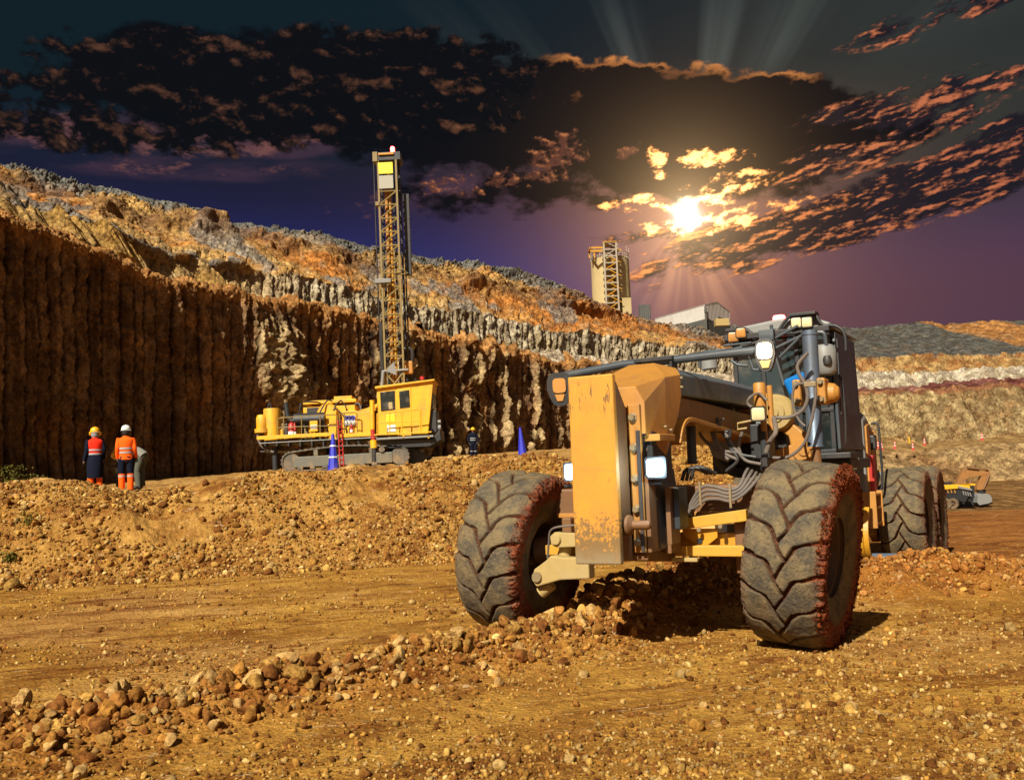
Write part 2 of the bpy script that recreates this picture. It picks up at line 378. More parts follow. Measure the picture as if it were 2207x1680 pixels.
# rubber with dust, and red mud stored per vertex
m, t, b, o = newmat('tyre_rubber')
at_ = t.nodes.new('ShaderNodeAttribute'); at_.attribute_name = 'Col'; cr_, cg_, cb_ = sep(S(at_.outputs['Color']))
n1 = noise(o, 5, 9, .68); n2 = noise(o, 34, 8, .7)
c = mix(n1.step(.34, .66), (.072, .060, .044), (.19, .135, .065))
c = mix(n2.step(.56, .70)*.6, c, (.30, .215, .11))
c = mix((1-n2.step(.34, .46))*.7, c, (.03, .026, .02))
c = mix((cg_*1.3).clamp(), c, mix(n2.step(.4, .6), (.035, .012, .006), (.12, .045, .018)))
c = mix(cr_, c, mix(n2.step(.35, .65), (.10, .018, .007), (.28, .070, .022)))
setc(t, b, 'Base Color', c); setc(t, b, 'Roughness', .86); b.inputs['Specular IOR Level'].default_value = .25
bump(t, b, n2*.9+n1*.8+noise(o, 90, 4)*.4, .022, 1.); TYRE = m

def earth(name, scale=1., rough=.95, bumpd=.06, dark=.5, hi=1.5):
    m, t, b, o = newmat(name)
    a = t.nodes.new('ShaderNodeAttribute'); a.attribute_name = 'Col'; c = S(a.outputs['Color'])
    n = noise(o, .9*scale, 10, .68); n2 = noise(o, 6*scale, 8, .7); n3 = vor(o, 3.2*scale)
    c = mix(n.step(.34, .60)*dark, mix(1., c, (1.22, 1.2, 1.16), 'MULTIPLY'), mix(1., c, (.42, .36, .32), 'MULTIPLY'))
    c = mix(n2.step(.52, .66)*.6, c, mix(1., c, (hi, hi, hi), 'MULTIPLY')); c = mix((1-noise(o, 3.1*scale, 8, .7).step(.38, .52))*dark*.8, c, mix(1., c, (.36, .30, .26), 'MULTIPLY'))
    setc(t, b, 'Base Color', c); setc(t, b, 'Roughness', rough); b.inputs['Specular IOR Level'].default_value = .1
    bump(t, b, n+n2*.4+n3*.35, bumpd, 1.); return m
EARTH = earth('quarry_face', .9, bumpd=.45, dark=.85, hi=1.9)
FAR = earth('far_quarry_face', .45, bumpd=1.3, dark=.9, hi=1.6)
ROCKM = earth('rock', 7., bumpd=.03, dark=.75)

m, t, b, o = newmat('haul_road_dirt')
a = t.nodes.new('ShaderNodeAttribute'); a.attribute_name = 'Col'; c = S(a.outputs['Color'])
wr = atan2(.32, .945); x_, y_, z_ = sep(o)
ua = x_*cos(wr)+y_*sin(wr); va = y_*cos(wr)-x_*sin(wr)
st = noise(xyz(ua*.5, va*1.9, 0.), 1, 9, .70, .8); st2 = noise(xyz(ua*1.9, va*4.6, 4.), 1, 9, .74, .8)
n1 = noise(o, 1.1, 10, .7); n2 = noise(o, 9, 9, .72); n3 = noise(o, 45, 6, .7); vv = vor(o, 26); vw = vor(o, 9.)
c = mix(n1.step(.38, .62)*.70, c, mix(1., c, (.50, .36, .24), 'MULTIPLY'))
c = mix(noise(o, .22, 4, .6).step(.40, .62)*.45, c, mix(1., c, (.62, .50, .40), 'MULTIPLY'))
c = mix(st.step(.50, .62)*.85, c, mix(1., c, (.44, .27, .17), 'MULTIPLY'))
c = mix(st2.step(.58, .66)*st.step(.40, .52)*.55, c, (.70, .50, .26))
c = mix(n2.step(.46, .66)*.55, c, mix(1., c, (1.75, 1.8, 2.2), 'MULTIPLY'))
c = mix((1-n3.step(.36, .56))*.75, c, mix(1., c, (.35, .28, .22), 'MULTIPLY'))
c = mix((1-vw.step(.08, .22))*n1.step(.45, .6)*.6, c, (.62, .40, .15))
setc(t, b, 'Base Color', c); setc(t, b, 'Roughness', .95); b.inputs['Specular IOR Level'].default_value = .12
bump(t, b, n2*.9+n3*.5+(1-vv)*.35+(1-vw.step(0, .4))*.5, .035, 1.); DIRT = m

# ---------------------------------------------------------------- ground height
def toe(x): return 19.7+.34*(x+10.3)
CX = np.array([-600, 0, 150, 230, 290, 350, 430, 560, 700, 850, 950, 1100, 1240, 1500, 1650, 2400])
CYp = np.array([1030, 1035, 1037, 1052, 1064, 1054, 1035, 1020, 1012, 1001, 987, 985, 986, 958, 965, 1000])
def crestz(x, y):
    px = x/np.maximum(y, 1.)*PF/cos(PITCH)+PW/2
    yh = 1020-.038*(px-PW/2)
    return CAMZ+(yh-np.interp(px, CX, CYp))*y/PF
WP = np.array([[-7., 4.4], [-4.9, 6.2], [-3.6, 7.15], [-2.3, 8.2], [-.5, 9.6], [.8, 10.9], [2.0, 13.5], [3.5, 14.6], [5.3, 13.9], [6.9, 14.3], [8.6, 15.4]])
WH = np.array([.16, .25, .27, .26, .25, .32, .60, .60, .50, .36, .12])
WW = np.array([.70, .70, .68, .60, .52, .60, 1.10, 1.15, .75, .7, .6])
def windrow(x, y):
    best = np.full(x.shape, 1e9); hh = np.zeros(x.shape); ww = np.ones(x.shape)
    for i in range(len(WP)-1):
        a, b_ = WP[i], WP[i+1]; d = b_-a; t = np.clip(((x-a[0])*d[0]+(y-a[1])*d[1])/(d@d), 0, 1)
        q = np.hypot(x-a[0]-d[0]*t, y-a[1]-d[1]*t); k = q < best
        best = np.where(k, q, best); hh = np.where(k, WH[i]*(1-t)+WH[i+1]*t, hh); ww = np.where(k, WW[i]*(1-t)+WW[i+1]*t, ww)
    return best, hh, ww
def ground_h(x, y, fine=True):
    x = np.asarray(x, float); y = np.asarray(y, float)
    d = y-toe(x)+fbm(x*.35, y*.35, 3, 11)*.7
    right = sm(x, 8.5, 13)
    bench = 1.7+.03*(y-27)+.03*(x+10); bench = np.clip(bench, -2, 3.6)
    cz = crestz(x, y)
    bank = sm(d, -.1, 4.6)*cz*(1-.0*d)
    bank = np.where(d > 4.4, cz+(bench-cz)*sm(d, 4.6, 8.5), bank)
    h = bank*(1-right)*(d > -.2)
    h = h - right*8.*sm(y, 36.5, 70) - .012*np.clip(y-10, 0, 20)*(1-sm(d, 0, 2)*(1-right))
    q, hh, ww = windrow(x, y)
    wr_ = hh*np.exp(-(q/ww)**2*1.35)
    h = h+wr_*(1+.35*fbm(x*1.4, y*1.4, 3, 21))
    rough = .012+.10*sm(d, 0, 1.5)*(1-right)*(1-.6*sm(d, 6, 9))+.06*np.clip(wr_*4, 0, 1)
    h = h+rough*fbm(x*1.1, y*1.1, 5, 31)*1.6
    if fine: h = h+(.005+rough*.35)*fbm(x*7, y*7, 4, 41, .6)*1.6
    # two worn wheel tracks along the road
    v = y*cos(wr)-x*sin(wr)
    h = h-.03*(np.exp(-((v-15.2)/.5)**2)+np.exp(-((v-12.4)/.45)**2))*(1-sm(d, -1, 0))
    return h
def ground_c(x, y):
    d = y-toe(x); q, hh, ww = windrow(x, y)
    right = sm(x, 8.5, 13)
    base = np.array([.47, .25, .043]); c = np.broadcast_to(base, x.shape+(3,)).copy()
    c = lerp3(c, [.52, .29, .085], sm(fbm(x*.3, y*.3, 3, 51), 0, .5)*.7)
    c = lerp3(c, [.38, .15, .03], np.exp(-(q/(ww*1.3))**2)*np.clip(hh*3, 0, .8))
    c = lerp3(c, [.40, .22, .055], sm(d, -.3, .6)*(1-right)*.8)
    c = lerp3(c, [.50, .30, .09], sm(d, 3.6, 4.8)*(1-right)*.9)
    c = lerp3(c, [.33, .15, .035], right*sm(y, 20, 30)*.9); c = lerp3(c, [.32, .125, .028], sm(x, 6.5, 9)*sm(y, 11, 15)*.75*(1-sm(x, 14, 18)*.5))
    return c

# the ground sheet: rings round the camera, finest where they are near and in view
ang = np.concatenate([np.linspace(-180, -50, 30)[:-1], np.linspace(-50, -30, 40)[:-1], np.linspace(-30, 30, 900)[:-1], np.linspace(30, 50, 40)[:-1], np.linspace(50, 180, 30)[:-1]])
inv = np.linspace(1/4.6, 1/42., 480)
rad = np.unique(np.concatenate([[.3, 1.5, 3, 4], 1/inv, np.linspace(19, 34, 190), np.geomspace(42, 70, 40), np.geomspace(71, 3000, 40)]))
A_, R_ = np.meshgrid(np.radians(ang), rad, indexing='ij'); X_ = np.sin(A_)*R_; Y_ = np.cos(A_)*R_
H_ = ground_h(X_, Y_); H_ = np.where(R_ > 400, -8., H_)
V = np.stack([X_, Y_, H_], -1).reshape(-1, 3)
me = npmesh('ground', V, gridF(len(ang), len(rad), True)[:, ::-1], None, ground_c(X_, Y_).reshape(-1, 3))
g = link('ground', me, DIRT, smooth=True); g['kind'] = 'structure'

# ---------------------------------------------------------------- rocks
def ico(sub):
    bm = bmesh.new(); bmesh.ops.create_icosphere(bm, subdivisions=sub, radius=1.)
    v = np.array([x.co[:] for x in bm.verts]); f = np.array([[w.index for w in q.verts] for q in bm.faces]); bm.free(); return v, f
def rockshape(sub, cuts=9):
    v, f = ico(sub); v = v.copy()
    for _ in range(cuts):
        n = rng.normal(size=3); n /= np.linalg.norm(n); d = rng.uniform(.38, .78); k = v@n-d
        v -= np.where(k > 0, k, 0)[:, None]*n*.92
    v += rng.normal(size=v.shape)*.02; v *= np.array([1, rng.uniform(.7, .95), rng.uniform(.55, .8)]); return v, f
SH = {0: [rockshape(1, 5) for _ in range(6)], 1: [rockshape(2, 9) for _ in range(10)], 2: [rockshape(3, 14) for _ in range(12)]}
def scatter(name, P, size, lvl, cols, sink=.3):
    n = len(P); V = []; F = []; C = []; base = 0
    which = rng.integers(0, len(SH[lvl]), n)
    for w, (sv, sf) in enumerate(SH[lvl]):
        k = np.where(which == w)[0]
        if not len(k): continue
        q = rng.normal(size=(len(k), 4)); q /= np.linalg.norm(q, axis=1)[:, None]; a, b_, c_, d_ = q.T
        Rm = np.stack([1-2*(c_*c_+d_*d_), 2*(b_*c_-a*d_), 2*(b_*d_+a*c_), 2*(b_*c_+a*d_), 1-2*(b_*b_+d_*d_), 2*(c_*d_-a*b_), 2*(b_*d_-a*c_), 2*(c_*d_+a*b_), 1-2*(b_*b_+c_*c_)], -1).reshape(-1, 3, 3)
        vv = np.einsum('nij,mj->nmi', Rm, sv)*size[k][:, None, None]
        vv += P[k][:, None, :]+np.array([0, 0, 1])*(size[k]*(.55-sink))[:, None, None]
        V.append(vv.reshape(-1, 3)); F.append((sf[None]+(np.arange(len(k))*len(sv))[:, None, None]+base).reshape(-1, 3))
        C.append(np.repeat(cols[k], len(sv), 0)); base += len(k)*len(sv)
    me = npmesh(name, np.concatenate(V), None, np.concatenate(F), np.concatenate(C))
    o = link(name, me, ROCKM); o['kind'] = 'stuff'; return o
def rcol(n, reddish=0.):
    p = np.array([[.49, .30, .075], [.38, .195, .038], [.58, .40, .15], [.19, .075, .018], [.29, .135, .03]])
    c = p[rng.integers(0, 5, n)]*rng.uniform(.6, 1.15, (n, 1)); r = np.array([.40, .155, .035])
    return c*(1-reddish)+r*reddish
def on_ground(x, y): return np.stack([x, y, ground_h(x, y)], -1)
# windrow rubble
def along(n, t0, t1, spread):
    seg = np.linalg.norm(np.diff(WP, axis=0), axis=1); cum = np.concatenate([[0], np.cumsum(seg)])
    s_ = rng.uniform(t0, t1, n); x = np.interp(s_, cum, WP[:, 0]); y = np.interp(s_, cum, WP[:, 1]); w = np.interp(s_, cum, WW)
    o = rng.normal(size=n)*w*spread; i = np.clip(np.searchsorted(cum, s_)-1, 0, len(seg)-1); d = np.diff(WP, axis=0)[i]/seg[i][:, None]
    return x-d[:, 1]*o, y+d[:, 0]*o
x, y = along(9500, 1.5, 21.5, .66); big = np.exp(rng.normal(np.log(.024), .42, len(x))); scatter('windrow_rubble', on_ground(x, y), big*1.1, 1, rcol(len(x), .3))
x, y = along(900, 1.5, 13.5, .55); big = np.exp(rng.normal(np.log(.066), .32, len(x))); scatter('windrow_stones', on_ground(x, y), np.clip(big, .03, .12), 2, rcol(len(x), .25), .2)
x, y = along(1900, 12.5, 21., .55); scatter('red_windrow_rubble', on_ground(x, y), np.exp(rng.normal(np.log(.04), .35, len(x))), 1, rcol(len(x), .75))
# bank rubble
def bankpts(n, pw=1.):
    x = rng.uniform(-17, 9.5, n); t = rng.uniform(0, 1, n)**pw; return x, toe(x)+t*4.7-.2
x, y = bankpts(26000, 1.2); dn = fbm(x*.5, y*.5, 3, 77) > -.25-.4*(y-toe(x) < 1.6); x, y = x[dn], y[dn]
scatter('bank_rubble', on_ground(x, y), np.exp(rng.normal(np.log(.030), .5, len(x))), 0, rcol(len(x), .15))
x, y = bankpts(1100, 1.5); scatter('bank_stones', on_ground(x, y), np.exp(rng.normal(np.log(.075), .35, len(x))), 1, rcol(len(x), .1))
# loose gravel on the road
def roadpts(n, a0=-31, a1=31, r0=5, r1=22, p=1.):
    a = np.radians(rng.uniform(a0, a1, n)); r = 1/(1/r1+(1/r0-1/r1)*rng.uniform(0, 1, n)**p); return np.sin(a)*r, np.cos(a)*r
x, y = roadpts(42000); k = (fbm(x*.8, y*.8, 4, 91)+rng.uniform(-.5, .5, len(x)) > 0) & (y < toe(x)); x, y = x[k], y[k]
scatter('road_gravel', on_ground(x, y), np.exp(rng.normal(np.log(.0105), .5, len(x)))*(1+.05*np.hypot(x, y)), 0, rcol(len(x), .1))
x, y = roadpts(2600, 2, 31, 5, 13); k = fbm(x*.9, y*.9, 3, 95) > .06; x, y = x[k], y[k]; scatter('scattered_stones', on_ground(x, y), np.exp(rng.normal(np.log(.019), .45, len(x))), 1, rcol(len(x), .0)*.8, .5)
# the few boulders one can point to
def boulder(px, py, Y, s, label, sx=1., rz=0., tilt=0.):
    v, f = rockshape(4, 16); p = at(px, py, Y); v = v*s*np.array([sx, 1, 1.45]); z = float(ground_h(p[0], p[1]))
    v = v+rng.normal(size=3)*0; nn = fbm(v[:, 0]*12, v[:, 1]*12+v[:, 2]*9, 3, 5)*.03*s/.15; v = v*(1+nn[:, None]/s*.5)
    me = npmesh('boulder', v, None, f, np.tile([.50, .31, .11], (len(v), 1)))
    o = link('boulder', me, ROCKM, smooth=True); me.set_sharp_from_angle(angle=radians(25)); o.location = (p[0], p[1], z+s*.45); o.rotation_euler = (tilt, tilt*.5, rz)
    return tag(o, label, 'rock', 'large rocks in the windrow')
boulder(423, 1500, 8.35, .125, 'tallest pale rock standing upright in the left windrow', .8, .4, .3)
boulder(388, 1590, 7.6, .10, 'round ochre rock below the tallest rock of the windrow', 1.1, 1.2)
boulder(262, 1562, 7.6, .10, 'rounded brown rock left of the round ochre rock in the windrow', 1.2, 2.2)
boulder(460, 1610, 7.3, .075, 'small pale pointed rock at the lower edge of the windrow', .7, .9, .8)
boulder(545, 1565, 8.0, .10, 'dark angular rock in the middle of the foreground windrow', 1.3, 2.9)
boulder(620, 1500, 8.5, .115, 'broad orange rock at the middle of the foreground windrow', 1.3, .2)
boulder(985, 1420, 9.4, .11, 'blocky brown rock near the right end of the foreground windrow', 1.2, 1.8)
boulder(1190, 1335, 11.0, .16, 'large ochre rock on the heap beside the front left tyre', 1.4, .7)
boulder(150, 1545, 7.7, .11, 'tilted brown rock near the left edge of the windrow', 1.2, .7, .4)
boulder(45, 1560, 7.4, .10, 'pale rock at the far left end of the windrow', 1., 2.)

# ---------------------------------------------------------------- quarry faces
def sheet(name, cols, rows, nsub, mat, disp, color, label=None):
    """rows: feature lines as (px list, py list, distance list or values); nsub[i]: mesh rows between line i and i+1"""
    base = []
    for (pxs, pys, pd, Ds, *am) in rows:
        yy = np.interp(cols, pxs, pys)
        if am: yy = yy+am[0]*(fbm(cols*.022, cols*0, 3, 7)+.45*fbm(cols*.13, cols*0, 4, 8, .6))
        DD = np.interp(cols, pd, Ds)
        rr_ = cf[None]+((cols-PW/2)/PF)[:, None]*cr[None]-((yy-PH/2)/PF)[:, None]*cu[None]
        base.append(CAMP[None]+rr_*(DD/rr_[:, 1])[:, None])
    P = []; T = []
    for i, n in enumerate(nsub):
        for k in range(n+(i == len(nsub)-1)):
            t = k/n; P.append(base[i]*(1-t)+base[i+1]*t); T.append(i+t)
    P = np.stack(P, 1); T = np.broadcast_to(np.array(T)[None], P.shape[:2])
    du = np.gradient(P, axis=0); dv = np.gradient(P, axis=1); N = np.cross(du, dv); N /= np.linalg.norm(N, axis=2)[..., None]+1e-9
    sgn = np.sign(np.sum(N*(CAMP-P), axis=2)); N *= np.where(sgn == 0, 1, sgn)[..., None]
    s0 = P[:, T[0].searchsorted(1)]; ds = np.concatenate([[0], np.cumsum(np.hypot(*np.diff(s0[:, :2], axis=0).T))]); Sv = np.broadcast_to(ds[:, None], T.shape)
    dd = disp(P, T, Sv); Q = P+N*dd[..., None]; C = color(P, T, Sv, dd)
    me = npmesh(name, Q.reshape(-1, 3), gridF(P.shape[0], P.shape[1]), None, C.reshape(-1, 3))
    o = link(name, me, mat); o['kind'] = 'structure'; return o

# left: the tall dark drilled wall
PX1 = [-700, 0, 100, 200, 300, 400, 500, 600, 680, 800, 900, 1000, 1100, 1200, 1290, 1500]
PY1 = [230, 465, 500, 540, 580, 615, 628, 650, 662, 692, 712, 736, 757, 777, 792, 830]
DX = [-700, 0, 400, 800, 1200, 1290, 1500]; D1 = [30, 45, 61, 79, 104, 112, 128]
foot = [(PX1, [1040]*5+[1030]*4+[1020]*3+[1005]*4, DX, [d-1.5 for d in D1])]
colsL = np.concatenate([np.linspace(-700, -10, 60)[:-1], np.linspace(-10, 1310, 980), np.linspace(1320, 1500, 30)])
def disp1(P, T, s):
    z = P[..., 2]; w = (T <= 1.02)
    L = 1.2; lx = (s+.12*fbm(s*.6, z*.15, 2, 3))/L; lx = lx+.5*fbm(s*.45, s*0, 2, 6); ph = lx-np.floor(lx)-.5; dep = _h(np.floor(lx), lx*0, 9)
    grv = -np.exp(-(ph*L/.075)**2)*(.12+.22*dep)
    rib = fbm(s*1.1, z*.10, 4, 14, .6); rib2 = fbm(s*2.6, z*.45, 4, 15, .6)
    k = sm(s, 20, 60)
    drip = np.clip(.8*fbm(s*.9+7, z*.05, 3, 16)+.75*fbm(s*1.8, z*.35, 4, 17, .6)-.06, 0, 1)*2.4
    patch = np.clip(1-np.hypot((s-42)/4.5, (z-9-(s-42)*-.5)/5.5), 0, 1)*1.6*(1+.5*rib2)
    a = grv*(1-.3*k)+.02*rib*(1+6*k)+.05*rib2*(.7+3.6*k)+drip*k*.9+patch*(1+.5*fbm(s*3, z*3, 4, 88))
    a = a+.15*fbm(s*.25, z*.25, 3, 18)+.24*fbm(s*2.6, z*2.2, 4, 19, .7)
    return np.where(w, a*np.clip(T*6, 0, 1), .5*fbm(s*.6, P[..., 1]*.4+z, 5, 20, .6))
def col1(P, T, s, d):
    z = P[..., 2]; n = fbm(s*.4, z*.4, 4, 61); st = fbm(s*1.6, z*.12, 4, 62)
    c = lerp3([.15, .085, .042], [.34, .21, .11], np.clip(.5+st*1.3, 0, 1))
    c = lerp3(c, [.40, .19, .055], np.clip(n*1.2, 0, .6))
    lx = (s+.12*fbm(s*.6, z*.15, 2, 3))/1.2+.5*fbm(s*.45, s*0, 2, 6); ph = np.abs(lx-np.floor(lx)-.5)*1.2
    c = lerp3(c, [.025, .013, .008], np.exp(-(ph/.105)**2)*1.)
    c = lerp3(c, [.50, .37, .19], sm(d, .35, .9)*.9)  # sunlit tan put into the colour of the protruding rock
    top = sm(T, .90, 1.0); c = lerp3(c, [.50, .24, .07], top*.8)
    return c
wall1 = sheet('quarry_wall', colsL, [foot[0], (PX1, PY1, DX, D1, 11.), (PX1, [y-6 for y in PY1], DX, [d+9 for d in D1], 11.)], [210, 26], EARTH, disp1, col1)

# left: pale second wall, orange slope and rubble skyline
PX2 = [-700, 0, 100, 200, 300, 400, 500, 600, 700, 850, 950, 1100, 1250, 1400, 1550, 1700, 1950]
W2B = [260, 480, 512, 552, 592, 627, 640, 662, 688, 722, 742, 758, 778, 800, 815, 850, 900]
W2T = [180, 425, 460, 495, 530, 560, 575, 592, 608, 642, 662, 690, 716, 742, 757, 790, 860]
PXS = [-700, 0, 60, 100, 160, 220, 290, 330, 400, 430, 480, 540, 640, 700, 780, 870, 1000, 1100, 1160, 1200, 1240, 1290, 1350, 1420, 1490, 1545, 1620, 1700, 1950]
SKY = [140, 355, 368, 385, 398, 408, 430, 441, 452, 455, 480, 488, 505, 512, 533, 548, 570, 583, 598, 612, 630, 655, 680, 696, 703, 722, 760, 790, 850]
D2 = [40, 55, 71, 89, 115, 124, 150]; D3 = [60, 78, 92, 108, 132, 140, 165]
dp = [-700, 0, 400, 800, 1200, 1290, 1700]
colsH = np.concatenate([np.linspace(-700, -10, 60)[:-1], np.linspace(-10, 1740, 1080)])
up = np.interp(PX2, PXS, SKY)
def disp2(P, T, s):
    z = P[..., 2]; wl = (T < 1)
    k = sm(s, 32, 52)
    rib = fbm(s*1.3, z*.12, 4, 24, .6); r2 = fbm(s*1.7, z*.8, 5, 25, .62)
    ridge = -np.exp(-((s/1.1-np.floor(s/1.1)-.5)*1.1/.10)**2)*.28
    lumpy = fbm(P[..., 0]*.35+z*.2, P[..., 1]*.3, 5, 26, .6)
    a = (.40*rib+.5*r2+ridge)*k+lumpy*1.6*(1-k)
    sl = 1.2*fbm(P[..., 0]*.18+z*.1, P[..., 1]*.15, 5, 27, .55)+.25*fbm(s*1.1, z*1.1, 4, 28, .6)
    led = np.clip(fbm(s*.22, T*3, 3, 29)+.15, 0, 1)*2.2*np.exp(-((T-2.35)/.22)**2)       # broken ledges under the rim
    top = np.abs(fbm(s*.9, T*8, 5, 30, .7))*1.0*sm(T, 2.3, 2.9)*(T < 3.02)
    return np.where(wl, a*np.clip(T*5, 0, 1), sl+led+top)
def col2(P, T, s, d):
    z = P[..., 2]; n = fbm(s*.25, z*.3, 4, 63); n2 = fbm(s*.10+3, T*1.6, 4, 64, .6); n3 = fbm(s*1.2, z*1.2, 4, 65)
    k = sm(s, 32, 52)
    pale = lerp3([.36, .29, .17], [.50, .43, .31], np.clip(.5+n, 0, 1)); pale = lerp3(pale, [.22, .20, .17], np.clip(n3, 0, .5))
    och = lerp3([.50, .30, .08], [.46, .33, .16], np.clip(.5+n*1.4, 0, 1))
    c = lerp3(och, pale, np.clip(k, 0, 1))
    slope = lerp3([.52, .32, .11], [.50, .20, .045], np.clip(.35+n2*1.5+.5*sm(s, 60, 110), 0, 1))
    slope = lerp3(slope, [.24, .23, .21], sm(fbm(s*.16-2+T*.5, T*1.1, 4, 66, .6), .12, .30)*.85)
    slope = lerp3(slope, [.42, .30, .17], np.clip(n3, 0, .6))
    c = np.where((T < 1)[..., None], c, slope)
    ledge = np.exp(-((T-2.38)/.24)**2)*np.clip(.7+n*1.2, 0, 1); c = lerp3(c, [.20, .10, .045], ledge*.9)
    c = lerp3(c, [.17, .17, .155], sm(T+.25*n, 2.68, 2.82)*(1-.5*sm(s, 75, 100)))
    road = np.exp(-((T-.98)/.06)**2)*0
    return c
hill = sheet('hillside', colsH, [(PX2, W2B, dp, D2), (PX2, W2T, dp, [d+2.5 for d in D2], 12.), (PX2, list(np.array(W2T)*.55+up*.45), dp, [d+10 for d in D2]), (PXS, SKY, dp, D3), (PXS, [y+4 for y in SKY], dp, [d+8 for d in D3])],
             [90, 60, 90, 6], EARTH, disp2, col2)
# pale rubble ramp between the two walls
rp = [900, 1000, 1100, 1200, 1300, 1400, 1500, 1650]
def dispr(P, T, s): return .5*fbm(s*.9, P[..., 2]*1.3+P[..., 1]*.3, 5, 33, .65)
def colr(P, T, s, d): return lerp3([.62, .52, .38], [.40, .33, .24], np.clip(.4+d*1.5, 0, 1))
sheet('rubble_ramp', np.linspace(900, 1650, 320), [(rp, [732, 745, 762, 784, 800, 815, 825, 840], [900, 1290, 1650], [98, 113, 138]), (rp, [722, 734, 748, 757, 772, 786, 800, 815], [900, 1290, 1650], [98, 121, 146])], [26], EARTH, dispr, colr)

# right: far bench, banded wall and spoil heaps
q = [1400, 1800, 1820, 1900, 1950, 2000, 2050, 2100, 2150, 2207, 2500]
L = [(q, [1260]*11, [1400, 2500], [56, 56]),     (q, [1100]+[1094]*9+[1090], [1400, 2500], [146, 146]),     # near edge of the lower floor
     (q, [1060, 1056, 1055, 1050, 1047, 1044, 1040, 1038, 1036, 1034, 1028], [1400, 2500], [186, 186]),     # toe of the rocky bank
     (q, [985, 978, 976, 975, 974, 970, 966, 960, 956, 953, 945], [1400, 2500], [204, 204]),       # edge of the bench with cones
     (q, [945, 942, 941, 939, 949, 958, 950, 946, 942, 938, 930], [1400, 2500], [232, 226]),       # foot of the wall
     (q, [850, 850, 849, 846, 845, 844, 843, 842, 838, 834, 830], [1400, 2500], [240, 234]),       # wall crest
     (q, [842, 841, 840, 838, 834, 828, 822, 818, 816, 818, 815], [1400, 2500], [252, 246]),       # dark red band
     (q, [800, 800, 800, 799, 800, 801, 798, 794, 792, 790, 786], [1400, 2500], [258, 250]),       # white band
     (q, [770, 772, 772, 772, 771, 771, 771, 770, 770, 768, 765], [1400, 2500], [262, 256]),       # foot of the spoil
     ([1400, 1820, 1870, 1919, 1950, 1976, 2004, 2039, 2090, 2148, 2207, 2500], [724, 711, 708, 704, 700, 695, 692, 701, 697, 690, 692, 688], [1400, 2500], [310, 300]),
     ([1400, 2500], [716, 700], [1400, 2500], [500, 500])]
def disp3(P, T, s):
    z = P[..., 2]; x = P[..., 0]; T = np.maximum(T-1, 0.)
    fl = .25*fbm(x*.15, P[..., 1]*.15, 4, 43)
    rb = 2.6*fbm(x*.12+z*.2, z*.25, 5, 44, .6)+.9*fbm(x*.6, z*.9, 4, 45, .6)
    be = .4*fbm(x*.2, P[..., 1]*.2, 4, 46)
    wl = 1.3*fbm(x*.5, z*.10, 5, 47, .62)+.6*fbm(x*1.2, z*1.0, 4, 48, .62)
    sp = 2.2*fbm((x+z*.9)*.07, z*.03, 5, 49, .6)+.5*fbm(x*.7, z*.7, 4, 50)
    o = np.where(T < 1, fl, np.where(T < 2, rb*np.sin(np.clip(T-1, 0, 1)*pi)**.6, np.where(T < 3, be, np.where(T < 7, wl, sp))))
    return o
def col3(P, T, s, d):
    T = np.maximum(T-1, 0.); z = P[..., 2]; x = P[..., 0]; n = fbm(x*.12, z*.2, 4, 71); n2 = fbm(x*.5, z*.15, 4, 72, .6); n3 = fbm(x*.5, z*.8, 4, 73)
    W = T+.10*fbm(x*.25, z*.3, 4, 75)
    c = np.broadcast_to(np.array([.30, .16, .055]), P.shape).copy()                                  # floor
    c = np.where((T > 1)[..., None], lerp3([.44, .30, .14], [.30, .17, .07], np.clip(.4+n*1.5, 0, 1)), c)
    c = np.where((T > 2)[..., None], np.array([.42, .26, .10]), c)
    wall = lerp3([.33, .235, .11], [.47, .36, .18], np.clip(.4+n2*1.4, 0, 1)); wall = lerp3(wall, [.26, .13, .05], np.clip(n3*1.2, 0, .6))
    c = np.where((W > 3)[..., None], wall, c)
    c = np.where((W > 4)[..., None], lerp3([.30, .13, .06], [.40, .20, .10], np.clip(.5+n2, 0, 1)), c)
    c = np.where((W > 4.45)[..., None], lerp3([.17, .055, .045], [.36, .17, .14], np.clip(.3+n2*1.6, 0, 1)), c)
    c = np.where((W > 5.05)[..., None], lerp3([.62, .56, .44], [.50, .42, .28], np.clip(.3+n3, 0, 1)), c)
    c = np.where((W > 6)[..., None], lerp3([.46, .30, .12], [.36, .17, .06], np.clip(.4+n3*1.6, 0, 1)), c)
    k = sm(fbm((x+z*1.2)*.030+1.3, z*.01, 3, 74, .5), .02, .16)*sm(x, 82, 100)
    spoil = lerp3([.115, .115, .105], [.46, .22, .07], k); spoil = lerp3(spoil, [.20, .15, .10], np.clip(n3, 0, .5))
    c = np.where((W > 7)[..., None], spoil, c); return c
sheet('far_hillside', np.concatenate([np.linspace(1400, 1790, 40)[:-1], np.linspace(1790, 2240, 420), np.linspace(2250, 2500, 20)]), L, [10, 10, 46, 16, 56, 18, 18, 16, 50, 4], FAR, disp3, col3)
# grey gravel heap beside the shed
hx = [1440, 1490, 1530, 1560, 1600, 1640, 1700, 1800, 1900]
def disph(P, T, s): return .7*fbm(s*.5, P[..., 2]*.6, 5, 83, .65)
def colh(P, T, s, d): return lerp3([.15, .15, .145], [.26, .21, .16], np.clip(.4+d, 0, 1))
sheet('gravel_heap', np.linspace(1440, 1740, 160), [(hx, [760, 775, 790, 800, 800, 800, 800, 800, 800], [1440, 1900], [150, 165]), (hx, [706, 700, 697, 697, 704, 712, 724, 735, 745], [1440, 1900], [172, 185]), (hx, [710]*9, [1440, 1900], [195, 200])], [40, 4], FAR, disph, colh)

